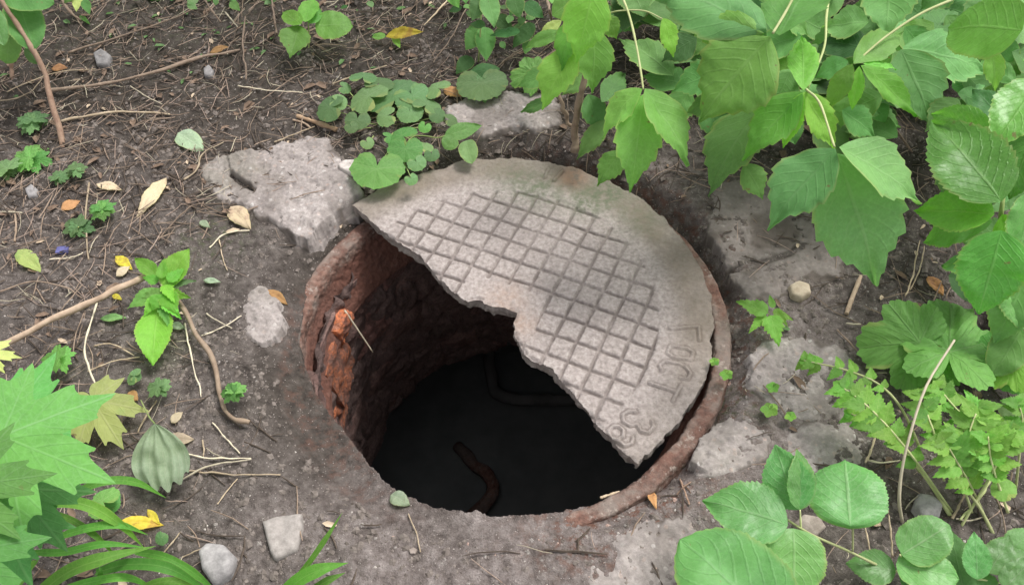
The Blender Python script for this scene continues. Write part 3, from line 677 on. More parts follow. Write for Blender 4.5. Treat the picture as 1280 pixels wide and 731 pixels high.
class Plant:
    def __init__(s, name, label, cat, base, group=None):
        s.o = thing(name, label, cat, base, group); s.b = np.array(base, float)
    def leaf(s, b, t, wpx, prof='elder', mat='elder', roll=0., bow=None, fold=.22, quilt=.0035, curl=0., part='leaf', upw=.55, nw=5, nl=None, twist=None, veins=7, asym=0., petiole=None, nvec=None, world=False):
        """b, t: (px, py, z) of base and tip; wpx: width in photograph pixels"""
        LSEED[0] += 1; rd = random.Random(LSEED[0])
        B = np.array(b) if world else at(*b); T = np.array(t) if world else at(*t)
        L, M = frame(B, T, R(roll)+rd.uniform(-.12,.12), upw, nvec)
        W = wpx if world else wpx*dep((B+T)/2)/FPX
        bow = rd.uniform(.04,.16) if bow is None else bow
        V, F, uv = leaf_geo(L, W, prof, bow, fold, quilt, LSEED[0], nl, nw, None, rd.uniform(-.25,.25) if twist is None else twist, curl, veins, asym)
        me = mesh(part, V@M, F, uv=uv)
        o = link(part, me, G[mat], s.o, B-s.b)
        if petiole is not None: s.stem([petiole, b], .0009, .0007, 'petiole', GSTEM)
        return o
    def palm(s, c, t, mat, kind='maple', sx=1.0, part='leaf', roll=0., cup=.12, upw=.5, na=None, sq=0.0, nvec=None):
        LSEED[0] += 1; sd_ = LSEED[0]; rd = random.Random(sd_)
        C_ = at(*c); T = at(*t); L, M = frame(C_, T, R(roll), upw, nvec)
        V, F, uv = palm_geo(L, kind, sx, cup, sd_)
        me = mesh(part, V@M, F, uv=uv)
        return link(part, me, G[mat], s.o, C_-s.b)
    def stem(s, pts, r0, r1, part='stem', mat=None, knob=.15, wob=0.0, world=False, n=24):
        P = [np.array(p) if world else at(*p) for p in pts]
        return tube(part, P, r0, r1, mat or GSTEM, s.o, knob, n, 7, wob)
PAL = {
 'maple': ([(0,1.0),(5,.83),(8,.76),(12,.72),(16,.81),(19,.66),(23,.56),(27,.46),(31,.55),(35,.66),(37,.78),(41,.75),(46,.80),(50,.98),(54,.80),(58,.70),(64,.70),(68,.74),(71,.60),(76,.45),(81,.40),(87,.45),(93,.56),(100,.72),(106,.55),(114,.50),(122,.56),(128,.42),(145,.32),(162,.24),(174,.16),(180,.07)], [0,50,100], [27,78]),
 'avens': ([(0,.92),(8,.97),(16,.90),(24,.93),(32,.80),(40,.66),(46,.74),(54,.86),(62,.84),(72,.90),(80,.80),(88,.72),(96,.62),(104,.70),(114,.74),(124,.66),(134,.60),(146,.52),(160,.40),(172,.2),(180,.08)], [0,62,118], [38,97]),
 'ivy':   ([(0,.80),(30,.84),(60,.90),(90,.97),(120,1.0),(140,.97),(155,.82),(165,.56),(173,.25),(180,.10)], [0,50,105], [25,78]),
 'nettle':([(0,1.0),(10,.80),(18,.84),(28,.62),(38,.56),(46,.74),(55,.86),(64,.70),(74,.72),(84,.5),(94,.52),(106,.66),(118,.52),(130,.46),(145,.4),(160,.3),(172,.2),(180,.08)], [0,55,108], [34,84]),
 'disc':  ([(0,.98),(45,1.0),(90,1.0),(130,.97),(160,.93),(173,.85),(180,.7)], [0,60,120], [30,90]),
}
def palm_geo(L, kind, sx=1.0, cup=.12, seed=0, rings=7):
    pts, cen, bnd = PAL[kind]; pa = np.array(pts, float)
    V = []; F = []; U = []
    B = [0]+bnd+[180]
    secs = [(-bnd[0], bnd[0], 0)] + [(B[i], B[i+1], cen[i]) for i in range(1, len(cen))]
    secs += [(-b, -a, -c) for a, b, c in secs[1:]]
    tooth = {'maple':0,'avens':.06,'ivy':.04,'nettle':.05,'disc':.02}[kind]
    for a, b, c in secs:
        n = max(6, int((b-a)/2.0)); th_ = np.linspace(a, b, n)
        Ro = np.interp(np.abs(th_), pa[:,0], pa[:,1])*(1+.05*vn2(np.cos(np.radians(th_))+seed, np.sin(np.radians(th_)), 4, seed))
        if tooth: Ro = Ro*(1+tooth*np.abs(((th_/ (9 if kind != 'ivy' else 15)+seed*.3) % 1)-.5)*2)
        q = np.linspace(0,1,rings)
        Rm = q[:,None]*Ro[None]*L; T_ = np.radians(th_)[None]+0*Rm
        x = Rm*np.cos(T_); y = Rm*np.sin(T_)*sx
        Rt = np.interp(abs(c), pa[:,0], pa[:,1])*L
        dl = T_-math.radians(c); half = np.abs(np.radians((b-a)/2))
        rn = Rm/L
        z = cup*L*.9*rn*np.minimum(np.abs(dl),.5)*.9*(1-rn*.3) - cup*L*1.1*rn**2*.9
        z = z + (.035 if kind in ('avens','nettle') else .010)*L*fbm2(x/L+seed*2.1, y/L, 9, 2, 8)*np.minimum(1,rn*3)
        z = z + .028*L*vn2(x/L+seed*1.7, y/L, 4.2, 7)*rn + .012*L*np.sin((rn*np.cos(dl)-.5*np.abs(np.sin(dl))*rn)*30)*np.minimum(1,np.abs(dl)*3)*rn
        U_ = np.stack([Rm*np.sin(dl)/(.42*Rt), Rm*np.cos(dl)/Rt], -1).reshape(-1,2)
        f = grid_faces(rings, n); V.append(np.stack([x,y,z],-1).reshape(-1,3)); F.append(f + sum(len(v) for v in V[:-1])); U.append(U_[f].reshape(-1,2))
    return np.vstack(V), np.vstack(F), np.vstack(U)

# ---- box elder sapling, left part of the overhanging shrub
A = Plant('box_elder_sapling', 'box elder sapling with drooping bright leaves hanging over the top of the cover', 'shrub', on(722,185), None)
A.stem([(720,190,0),(716,165,.04),(722,140,.09),(727,110,.14),(735,60,.2),(752,-30,.3)], .007,.004,'trunk',BARK,.25,.004)
A.stem([(716,165,.03),(705,140,.07),(695,105,.11)], .004,.003,'branch',BARK,.25,.003)
A.stem([(770,-20,.34),(785,15,.34),(795,55,.33),(801,90,.32),(804,112,.31)], .0017,.0013,'petiole',YSTEM)
A.stem([(758,18,.30),(775,14,.31),(805,14,.32),(828,24,.32)], .0013,.0009,'petiole',YSTEM)
A.leaf((803,111,.31),(749,172,.25),50,mat='elder',roll=-28,fold=.3)
A.leaf((804,118,.30),(788,242,.21),60,mat='elder',fold=.35)
A.leaf((806,111,.315),(864,206,.25),60,mat='elder',roll=26,fold=.3)
A.leaf((778,188,.2),(746,232,.17),34,mat='elder')
A.leaf((744,-20,.36),(720,80,.27),62,mat='elderl',fold=.28)
A.leaf((742,34,.28),(741,118,.2),52,mat='elder',roll=15)
A.leaf((716,58,.27),(676,137,.21),54,mat='elderl',roll=-10)
A.leaf((722,20,.30),(700,88,.25),42,mat='elderl',roll=-25)
A.leaf((703,40,.28),(655,60,.26),22,mat='elder',prof='lance')
A.leaf((702,26,.28),(672,48,.26),16,mat='yellow',prof='lance')
A.leaf((757,20,.28),(772,50,.24),26,mat='elder')
A.leaf((828,23,.32),(843,72,.27),32,mat='elderl',roll=25)
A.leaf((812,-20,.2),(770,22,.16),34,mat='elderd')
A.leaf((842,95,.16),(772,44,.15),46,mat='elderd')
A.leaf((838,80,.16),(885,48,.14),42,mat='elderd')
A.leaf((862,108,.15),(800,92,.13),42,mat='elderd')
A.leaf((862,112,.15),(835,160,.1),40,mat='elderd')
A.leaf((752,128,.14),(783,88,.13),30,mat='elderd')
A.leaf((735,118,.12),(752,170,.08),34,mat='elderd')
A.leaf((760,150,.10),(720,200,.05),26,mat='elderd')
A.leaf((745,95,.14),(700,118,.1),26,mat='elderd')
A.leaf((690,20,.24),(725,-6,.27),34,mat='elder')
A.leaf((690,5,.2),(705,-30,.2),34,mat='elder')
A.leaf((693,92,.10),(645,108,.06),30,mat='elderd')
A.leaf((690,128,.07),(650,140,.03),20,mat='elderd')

# ---- box elder, large central part
Bp = Plant('box_elder_shrub', 'large leafy box elder shrub spreading over the slabs at upper right', 'shrub', on(1000,60))
Bp.stem([(960,-30,.0),(985,20,.1),(1000,70,.2),(1003,110,.3)], .006,.003,'trunk',BARK,.2,.003)
Bp.stem([(1040,-30,.36),(1033,20,.35),(1030,60,.34),(1010,110,.32)], .0018,.0013,'petiole',YSTEM)
Bp.stem([(1190,0,.36),(1150,18,.36),(1105,48,.35),(1068,80,.34)], .0018,.0012,'petiole',YSTEM)
Bp.stem([(1040,100,.26),(1075,118,.2),(1110,150,.12),(1140,190,.03)], .0022,.0018,'branch',TWIG)
Bp.stem([(1008,112,.33),(1025,130,.34),(1043,184,.34)], .0018,.0013,'petiole',YSTEM)
Bp.stem([(1010,-40,.42),(985,10,.40),(966,42,.39)], .002,.0015,'petiole',YSTEM)
Bp.leaf((958,36,.39),(812,-22,.37),92,mat='matt',roll=-12,curl=.25,fold=.15)
Bp.leaf((955,42,.385),(856,38,.36),52,mat='elder',roll=25,curl=.3)
Bp.leaf((962,45,.385),(871,152,.30),112,mat='elder',fold=.22,curl=.15,upw=.4)
Bp.leaf((974,45,.385),(1022,-40,.38),82,mat='elder',roll=14)
Bp.leaf((1004,113,.33),(1002,40,.33),38,mat='elderl',fold=.3)
Bp.leaf((1003,115,.33),(926,200,.26),56,mat='elderl',fold=.35)
Bp.leaf((1003,116,.33),(978,186,.27),28,mat='elderl',fold=.35,prof='lance')
Bp.leaf((1004,115,.33),(1046,188,.26),42,mat='elderl',fold=.3)
Bp.leaf((1067,80,.345),(1132,36,.33),40,mat='elder',fold=.25)
Bp.leaf((1066,80,.345),(1033,138,.29),28,mat='elder',prof='lance',fold=.35)
Bp.leaf((1074,83,.345),(1065,139,.29),20,mat='elderl',prof='lance',fold=.4)
Bp.leaf((1076,82,.345),(1150,145,.28),36,mat='elderl',fold=.35,prof='lance')
Bp.leaf((1079,80,.345),(1123,86,.32),14,mat='elderl',prof='lance',fold=.4)
Bp.leaf((1126,62,.28),(1166,158,.22),78,mat='matt')
Bp.leaf((1128,60,.28),(1240,92,.22),66,mat='matt')
Bp.leaf((1126,60,.22),(1080,110,.14),60,mat='elderd')
Bp.leaf((1044,186,.345),(957,286,.28),88,mat='matt',roll=-22,fold=.3)
Bp.leaf((1047,192,.33),(1098,360,.20),112,mat='matt',fold=.3)
Bp.leaf((1049,184,.355),(1154,254,.30),84,mat='matt',roll=20,fold=.3)
Bp.leaf((952,128,.22),(884,244,.15),84,mat='elderd',roll=-25)
Bp.leaf((1086,28,.24),(1026,34,.2),46,mat='matt')
Bp.leaf((1112,-30,.33),(1108,48,.28),66,mat='matt')
Bp.leaf((1278,38,.42),(1183,33,.38),84,'round','elderl',roll=10,fold=.12,veins=9)
Bp.leaf((1240,60,.3),(1245,116,.25),26,mat='elder')
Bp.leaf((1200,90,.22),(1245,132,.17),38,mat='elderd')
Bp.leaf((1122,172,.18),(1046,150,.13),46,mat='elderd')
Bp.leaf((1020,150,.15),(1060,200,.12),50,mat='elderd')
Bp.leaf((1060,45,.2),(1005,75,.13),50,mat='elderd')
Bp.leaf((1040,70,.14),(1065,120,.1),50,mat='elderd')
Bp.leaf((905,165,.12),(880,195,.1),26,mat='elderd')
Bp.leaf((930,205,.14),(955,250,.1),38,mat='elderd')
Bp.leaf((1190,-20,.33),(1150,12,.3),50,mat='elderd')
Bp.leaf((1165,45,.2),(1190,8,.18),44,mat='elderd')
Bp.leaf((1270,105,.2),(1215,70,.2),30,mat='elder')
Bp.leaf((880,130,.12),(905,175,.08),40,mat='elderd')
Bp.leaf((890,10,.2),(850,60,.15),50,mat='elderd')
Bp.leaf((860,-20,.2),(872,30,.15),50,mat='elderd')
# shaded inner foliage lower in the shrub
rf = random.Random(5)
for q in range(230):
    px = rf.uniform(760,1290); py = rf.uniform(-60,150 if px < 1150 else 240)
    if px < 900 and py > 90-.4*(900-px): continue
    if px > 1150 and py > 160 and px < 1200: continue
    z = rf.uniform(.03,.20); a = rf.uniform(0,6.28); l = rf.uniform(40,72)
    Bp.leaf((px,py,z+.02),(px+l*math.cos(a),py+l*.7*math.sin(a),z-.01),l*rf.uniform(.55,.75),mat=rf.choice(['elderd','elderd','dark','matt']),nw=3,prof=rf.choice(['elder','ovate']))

# ---- glossy shrub, right edge
Cp = Plant('glossy_leaved_shrub', 'glossy leaved shrub with wrinkled shiny leaves at the right edge', 'shrub', on(1262,360))
Cp.stem([(1262,380,.0),(1255,340,.12),(1250,300,.2),(1252,262,.27),(1262,200,.3)], .004,.002,'trunk',GSTEM)
Cp.leaf((1252,252,.32),(1164,148,.33),92,'ovate','gloss',quilt=.011,fold=.18,veins=8,upw=.45)
Cp.leaf((1243,268,.30),(1141,262,.26),60,'ovate','glossl',quilt=.011,fold=.3,veins=8)
Cp.leaf((1252,288,.28),(1223,394,.20),82,'ovate','gloss',quilt=.011,fold=.2,veins=8,roll=-10)
Cp.leaf((1300,100,.36),(1240,186,.33),66,'ovate','gloss',quilt=.010,fold=.25,veins=8)
Cp.leaf((1290,165,.34),(1262,250,.28),60,'ovate','gloss',quilt=.010,fold=.25,veins=8)
Cp.leaf((1238,165,.30),(1163,142,.28),44,'ovate','gloss',quilt=.010,veins=8,roll=30)
Cp.leaf((1290,240,.30),(1270,332,.24),46,'ovate','plum',fold=.2)
Cp.leaf((1253,268,.27),(1258,330,.2),40,'ovate','glossl',quilt=.010,fold=.3)
Cp.leaf((1240,278,.24),(1150,300,.16),54,'ovate','gloss',roll=-20)
Cp.leaf((1250,330,.18),(1175,330,.1),50,'ovate','plumd')
Cp.leaf((1290,330,.18),(1243,430,.1),60,'ovate','elderd')
Cp.leaf((1290,390,.12),(1240,470,.07),50,'round','elderd')
Cp.leaf((1255,255,.22),(1215,190,.2),50,'ovate','plumd')
Cp.leaf((1260,340,.16),(1285,420,.12),50,'ovate','plum')
Cp.leaf((1255,150,.25),(1215,110,.25),34,'ovate','plumd')
Cp.leaf((1190,110,.2),(1235,100,.2),34,'ovate','plumd')
Cp.leaf((1218,380,.1),(1196,330,.06),40,'ovate','dark')

# ---- avens, right
D1 = Plant('avens_plant', 'lobed avens plant with broad wrinkled leaves beside the feathery plant', 'plant', on(1165,435))
D1.palm((1150,428,.06),(1072,432,.04),'avens','avens',1.0,roll=0)
D1.palm((1187,440,.07),(1190,366,.05),'avens','avens',.62)
D1.palm((1172,440,.05),(1135,478,.03),'avens','avens',.9)
D1.palm((1178,440,.05),(1186,480,.03),'fern','avens',.7)
D1.stem([(1168,436,.0),(1160,430,.03),(1150,428,.06)],.0015,.001); D1.stem([(1168,440,.0),(1180,445,.04),(1187,440,.07)],.0015,.001)
D2 = Plant('avens_plant', 'round scalloped avens leaves at the right edge above the feathery plant', 'plant', on(1262,470))
D2.palm((1268,455,.08),(1230,475,.06),'fern','avens',1.0); D2.palm((1272,452,.07),(1262,498,.05),'avens','ivy',1.0)
D2.palm((1290,420,.08),(1238,418,.06),'elderd','ivy',1.0)
D2.stem([(1195,455,.02),(1230,454,.05),(1268,453,.08)],.0015,.0012,mat=GSTEM)

# ---- feathery (pinnate, cut) plant
Ef = Plant('feathery_weed', 'bright green feathery leaved weed in front of the avens plant', 'plant', on(1235,660))
def frond(P, pts, wmax, n, mat='fern', pz=.0):
    W = smooth_path([at(*p) for p in pts], 40); P.stem([tuple(w_) for w_ in W[::8]], .0018,.0009,'rachis',YSTEM,.1,0,True)
    m = len(W)
    for k in range(n):
        t = (.30+.70*(k+.5)/n); i = min(m-2, int(t*(m-1))); b = W[i]; d = W[i+1]-W[i]; d /= np.linalg.norm(d)
        tc = CAM-b; tc /= np.linalg.norm(tc); up = .6*np.array([0,0,1])+.4*tc; sd2 = np.cross(up, d); sd2 /= np.linalg.norm(sd2)
        l = wmax*(math.sin(math.pi*min(1,(t-.2)*1.05))**.6*.75+.25)
        for sg in (-1,1):
            v = sd2*sg*.85+d*.55+np.array([0,0,rf.uniform(-.45,.3)]); e = b+v*l*rf.uniform(.8,1.1)
            P.leaf(tuple(b), tuple(e), l*rf.uniform(.5,.72), 'tri', mat, part='leaflet', world=True, nw=3, fold=.25, bow=.05)
    P.leaf(tuple(W[-3]), tuple(W[-1]+ (W[-1]-W[-6])*.5), wmax*.7, 'tri', mat, part='leaflet', world=True, nw=3)
frond(Ef, [(1235,655,.0),(1215,610,.05),(1195,575,.09),(1178,545,.11)], .036, 6)
frond(Ef, [(1190,640,.0),(1155,590,.05),(1120,545,.08),(1085,508,.09),(1050,482,.08)], .034, 8)
frond(Ef, [(1200,660,.0),(1235,600,.06),(1255,560,.09),(1262,530,.10)], .034, 5)
frond(Ef, [(1150,560,.05),(1120,500,.08),(1080,470,.08),(1025,455,.07),(1003,450,.06)], .022, 7)
frond(Ef, [(1180,600,.03),(1170,550,.08),(1160,520,.1),(1150,490,.1)], .028, 5)
frond(Ef, [(1240,600,.03),(1220,540,.08),(1190,505,.1),(1170,480,.11)], .026, 5)
frond(Ef, [(1270,610,.03),(1275,560,.08),(1278,520,.1),(1270,500,.11)], .026, 4)
frond(Ef, [(1215,640,.02),(1200,580,.08),(1215,530,.11),(1225,505,.12)], .034, 5)
frond(Ef, [(1260,640,.02),(1240,580,.08),(1235,545,.11)], .034, 5)
frond(Ef, [(1150,590,.02),(1105,540,.05),(1060,515,.05)], .026, 5)
Ef.palm((1255,612,.05),(1243,600,.05),'elder','disc',1.0)
# pale cane leaning across it
cn = Plant('dry_cane', 'pale dry stalk arching over the feathery weed', 'stalk', on(1128,655))
cn.stem([(1128,652,.005),(1124,625,.04),(1127,590,.07),(1137,545,.10),(1158,482,.13),(1193,425,.14)], .0021,.0014,'stalk',STRAWP,.1)
st2 = Plant('weed_stalk', 'green yellow stalk rising from the soil left of the pale dry stalk', 'stalk', on(1188,645))
st2.stem([(1188,645,.0),(1160,600,.03),(1130,565,.05),(1090,535,.07)], .0028,.0018,'stalk',YSTEM,.1)
st3 = Plant('weed_stalk', 'thin yellowish stalk leaning right across the soil below the feathery weed', 'stalk', on(1238,668))
st3.stem([(1243,670,.0),(1225,635,.03),(1205,608,.05)], .0022,.0016,'stalk',YSTEM,.1)

# ---- ovate leaved seedlings lower right
Fp = Plant('ovate_leaved_seedling', 'low seedling with large rounded ovate leaves at the bottom, left of the bare soil gap', 'plant', on(1118,712))
Fp.stem([(982,648,.10),(1015,668,.10),(1060,688,.08),(1095,705,.05),(1120,714,.01)], .0014,.0018,'stem',YSTEM)
Fp.stem([(1066,688,.08),(1066,660,.11),(1064,655,.12)], .0012,.001,'petiole',YSTEM)
Fp.leaf((1063,657,.12),(1056,571,.12),94,'round','plum',fold=.1,curl=.2,quilt=.006)
Fp.leaf((998,637,.12),(968,555,.14),62,'ovate','plum',fold=.1,roll=24,quilt=.006)
Fp.leaf((1000,637,.12),(998,560,.15),46,'ovate','plum',fold=.2,roll=-30,quilt=.006)
Fp.stem([(1001,660,.1),(1000,637,.12)], .0012,.001,'petiole',YSTEM)
Fp.leaf((985,656,.12),(878,624,.12),80,'ovate','plum',fold=.15,quilt=.006)
Fp.leaf((992,660,.11),(992,745,.09),78,'round','plum',fold=.12)
Fp.leaf((985,790,.16),(850,672,.17),128,'round','plumd',fold=.12,quilt=.005,upw=.4)
Fp.leaf((1120,713,.05),(1058,703,.05),44,'ovate','plum',fold=.1)
F2 = Plant('ovate_leaved_seedling', 'cluster of small ovate leaves in the bottom right corner', 'plant', on(1200,730))
F2.leaf((1127,693,.07),(1188,655,.09),58,'round','plum',fold=.15)
F2.leaf((1120,705,.06),(1200,722,.07),52,'round','plum',fold=.12)
F2.leaf((1205,740,.05),(1186,658,.06),44,'ovate','elderd')
F2.leaf((1222,724,.07),(1218,664,.09),34,'ovate','plum',fold=.2)
F2.leaf((1236,716,.07),(1262,668,.08),38,'ovate','plum',fold=.2)
F2.leaf((1240,712,.06),(1290,690,.06),34,'ovate','plum')
F2.leaf((1255,735,.07),(1290,700,.08),34,'round','plum')
F2.leaf((1150,740,.04),(1128,700,.05),34,'ovate','plumd')
F2.leaf((1262,690,.05),(1290,660,.06),34,'ovate','plumd')
F2.leaf((1240,745,.05),(1215,712,.05),34,'ovate','plumd')
F2.stem([(1190,735,.01),(1222,724,.05),(1250,728,.05),(1285,722,.05)], .0014,.001,'stem',YSTEM)
F2.stem([(1150,725,.01),(1130,700,.05),(1125,693,.07)], .0014,.001,'stem',YSTEM)

# ---- small sprouts on and beside the slabs
Gp = Plant('leafy_sprout', 'small five leaved sprout above the pinkish slab right of the frame', 'sprout', on(962,398))
for b, t, w_ in [((960,391,.03),(920,376,.025),22),((957,393,.025),(936,416,.015),14),((963,394,.03),(974,432,.02),26),((968,386,.025),(985,408,.015),12),((966,385,.03),(962,368,.025),9),((970,392,.02),(992,400,.015),12)]:
    Gp.leaf(b, t, w_, 'tri', 'fern', nw=3)
Gp.stem([(962,398,0),(961,392,.03)],.001,.001)
for (px,py,rr_,lab) in [(966,484,9,'tiny green seedling in the middle of the pinkish slab'),(962,512,12,'tiny lobed seedling at the joint below the pinkish slab'),(908,468,9,'tiny seedling growing from the soil on the rusty frame'),(893,452,7,'tiny pale seedling clinging to the right edge of the cover'),(988,520,8,'tiny seedling between the two slabs below the pinkish slab')]:
    P_ = Plant('tiny_seedling', lab, 'seedling', on(px,py))
    for a in np.arange(0,6.28,1.25): P_.leaf((px,py,.012),(px+rr_*math.cos(a+px),py+rr_*.8*math.sin(a+px),.014),rr_*.9,'round','fern',nw=2,nl=10)

# ---- sprig at the cut branch, left
I = Plant('leafy_branch', 'cut tan branch from the left edge ending in a bright green sprig', 'branch', on(0,432))
I.stem([(-60,462,.03),(0,432,.035),(50,408,.04),(110,378,.045),(150,360,.045),(190,342,.04)], .0058,.0046,'branch',BARK,.18,.003,n=50)
for b, t, w_, mt, pr in [((205,358,.05),(236,310,.07),34,'sprig','ovate'),((197,345,.05),(168,322,.06),20,'sprig','ovate'),((205,362,.05),(222,392,.05),26,'sprig','elder'),((200,362,.05),(158,385,.045),24,'elder','elder'),((203,358,.05),(245,350,.045),14,'ivy','tri'),((197,385,.04),(190,455,.03),46,'sprig','ovate'),((203,368,.055),(190,388,.05),22,'sprig','elder'),((206,350,.05),(226,340,.05),20,'sprig','elder'),((208,366,.045),(238,372,.045),16,'sprig','tri'),((195,372,.05),(180,395,.045),16,'sprig','tri')]:
    I.leaf(b, t, w_, pr, mt, fold=.25, nw=4)
for b, t, w_, mt, pr in [((206,356,.055),(218,378,.055),16,'sprig','tri'),((198,352,.05),(178,346,.055),14,'sprig','tri'),((204,366,.05),(174,372,.05),16,'elder','tri'),((210,352,.06),(232,334,.06),16,'sprig','tri'),((206,376,.05),(226,398,.045),18,'sprig','tri'),((202,380,.045),(212,410,.04),14,'elder','tri'),((202,348,.06),(205,322,.07),14,'sprig','tri')]:
    I.leaf(b, t, w_, pr, mt, fold=.3, nw=3)
I.stem([(190,342,.04),(200,352,.05),(204,368,.05),(196,386,.04)],.0016,.001,'stem',GSTEM)
tg = Plant('crooked_twig', 'crooked brown twig running down from the green sprig', 'twig', on(300,528))
tg.stem([(222,372,.03),(240,408,.02),(262,442,.014),(271,475,.010),(276,500,.008),(290,520,.007),(312,528,.006)], .0036,.0034,'twig',BARK,.3,.002,n=50)

# ---- norway maple seedling lower left
J = Plant('norway_maple_sapling', 'norway maple sapling with very large bright leaves in the lower left corner', 'sapling', on(-40,640))
J.palm((2,545,.36),(142,600,.31),'maple','maple',1.0,cup=.10,roll=4)
J.palm((-60,610,.40),(68,590,.38),'maple','maple',.9,roll=-6)
J.palm((-50,690,.38),(66,668,.35),'maple','maple',1.0)
J.palm((-10,560,.30),(66,436,.30),'maple','maple',.8)
J.palm((20,610,.25),(84,690,.20),'mapleu','maple',.9)
J.palm((-10,640,.24),(40,735,.20),'mapleu','maple',.9)
J.palm((-25,440,.30),(30,446,.28),'yellow','maple',.6)
J.stem([(-40,650,0),(-40,600,.2),(-30,560,.36)],.003,.002,'trunk',STEMR)
ym = Plant('fallen_maple_leaf', 'pale yellow maple leaf lying just right of the big green maple leaves', 'leaf', on(130,500))
ym.palm((116,500,.05),(152,560,.03),'yellow','maple',.85,upw=.9,cup=.2)
wl = Plant('wilted_leaf', 'wilted grey green leaf folded like a closed fan left of the hole', 'leaf', on(196,600))
# pleated wilted leaf
def pleat(P, c, t, wpx, n=4):
    B = at(*c); T = at(*t); L, M = frame(B, T, 0, .4); W = wpx*dep(B)/FPX
    nl, nc = 24, n*6+1; S, TT_ = np.meshgrid(np.linspace(-1,1,nc), np.linspace(0,1,nl))
    F0 = .0; Lr = L*(1-.22*np.abs(S)**1.5+.06*np.sin(S*n*math.pi)+.05*vn2(S,S*0,4,3)); x = TT_*Lr; y = S*W*.5*np.sin(np.clip(TT_*1.75,0,math.pi/2))**.8*(1-.25*TT_**3)
    S = S+.05*vn2(S*3,TT_*2,2,5); z = .17*W*(np.abs(((S*n*.5+.1) % 1)-.5)*2-.5)*TT_**.6*(1-.3*TT_)-.12*W*np.abs(S)**2*TT_ + .05*W*vn2(x/L*3,y/W*3,2,8)
    F_ = grid_faces(nl,nc); uv = np.stack([((S*n) % 1-.5)*1.6, TT_],-1).reshape(-1,2)[F_].reshape(-1,2)
    link('leaf', mesh('leaf', np.stack([x,y,z],-1).reshape(-1,3)@M, F_, uv=uv), G['wilt'], P.o, B-P.b)
pleat(wl, (193,529,.07),(206,612,.03), 78)
wl.stem([(193,529,.07),(186,520,.06),(176,500,.03)],.0012,.001,'petiole',GSTEM)
# strap leaves
K = Plant('strap_leaved_plant', 'clump of long arching strap leaves below the maple sapling', 'plant', on(60,725))
def strap(P, pts, wpx, mat='strap', part='leaf', roll=0):
    wpx = wpx*.82; C_ = smooth_path([at(*p) for p in pts], 36); n = len(C_); t = np.linspace(0,1,n)
    T_ = np.gradient(C_,axis=0); T_ /= np.linalg.norm(T_,axis=1)[:,None]; up = np.array([0,0,1.])*.6+.4*(CAM-C_[n//2])/np.linalg.norm(CAM-C_[n//2])
    Y_ = np.cross(up, T_); Y_ /= np.linalg.norm(Y_,axis=1)[:,None]; N_ = np.cross(T_, Y_)
    w_ = wpx*dep(C_[n//2])/FPX*np.clip(np.minimum(1.0,(1-t)*2.6+.02)*np.minimum(1,.55+t*3),.02,1)*.5
    s = np.array([-1,-.5,0,.5,1]); V = C_[:,None]+Y_[:,None]*(s[None,:,None]*w_[:,None,None])+N_[:,None]*((np.abs(s)[None,:,None]*.35+.12*roll*s[None,:,None])*w_[:,None,None])
    F_ = grid_faces(n,5); S,TT_ = np.meshgrid(s,t*8); uv = np.stack([S,TT_],-1).reshape(-1,2)[F_].reshape(-1,2)
    link(part, mesh(part, V.reshape(-1,3)-C_[0], F_, uv=uv), G[mat], P.o, C_[0]-P.b)
for pts, w_ in [([(40,640,.1),(70,628,.12),(110,632,.12),(150,655,.09),(180,684,.04)],18),([(90,618,.1),(130,602,.12),(170,603,.10),(208,622,.06)],13),
  ([(30,760,.05),(80,718,.11),(130,698,.12),(195,682,.09)],22),([(70,672,.08),(110,660,.10),(150,656,.09),(185,668,.05)],13),([(120,715,.06),(165,705,.10),(215,712,.10),(270,745,.04)],18),
  ([(170,690,.06),(205,696,.09),(245,718,.07),(280,750,.02)],13),([(40,690,.05),(80,690,.08),(130,680,.09),(185,684,.06)],12),([(60,745,.04),(110,728,.08),(160,722,.08),(200,740,.04)],13),
  ([(100,760,.03),(120,735,.06),(126,718,.08),(124,705,.09)],10),([(150,760,.03),(190,730,.07),(230,728,.06),(255,745,.03)],12),([(45,700,.04),(30,720,.07),(20,740,.08)],14),([(60,640,.05),(90,650,.08),(120,670,.09),(150,700,.04)],10),
  ([(10,700,.05),(50,672,.09),(90,655,.08)],12)]:
    strap(K, pts, w_)
K2 = Plant('grass_tuft', 'bright grass blades poking up at the bottom edge below the white stone', 'grass', on(370,735))
strap(K2, [(352,745,.01),(385,705,.05),(408,672,.08),(428,640,.10)], 9); strap(K2, [(340,760,.02),(370,728,.05),(400,712,.06),(435,703,.05)], 22,'sprig')
strap(K2, [(380,745,.02),(405,728,.04),(432,715,.04)], 12); strap(K2, [(352,748,.02),(372,725,.04),(395,708,.05)], 10)

# ---- small plants scattered at left
def rosette(label, px, py, r, n, mat='ivy', kind='nettle', name='nettle_seedling', cat='seedling', z=.025, sd=0, grp=None):
    P_ = Plant(name, label, cat, on(px,py), grp); rd = random.Random(sd+int(px*7+py))
    for k in range(n):
        a = k/n*6.28+rd.uniform(-.3,.3)+sd; rr_ = r*rd.uniform(.8,1.1); zz = z*rd.uniform(.7,1.3)
        c = (px+.15*r*math.cos(a), py+.12*r*math.sin(a), zz); t = (px+rr_*math.cos(a), py+rr_*.8*math.sin(a), zz*.8)
        P_.palm(c, t, mat, kind, .9, cup=.15)
    P_.stem([(px,py+2,0),(px,py,z)],.0012,.001); return P_
rosette('lobed green seedling beside the leaning reddish stem at the left', 40,152,22,4,'ivy')
rosette('lobed green seedling at the left edge, below the foot of the leaning stem', 40,198,25,4,'ivyb')
rosette('small grey green seedling right of the left edge seedlings', 74,222,16,3,'ivy')
rosette('small grey green seedling under the pale straw bundle', 95,212,15,3,'ivy',sd=1)
rosette('toothed seedling with dark green leaf above the violet fragment', 128,262,21,4,'ivyb')
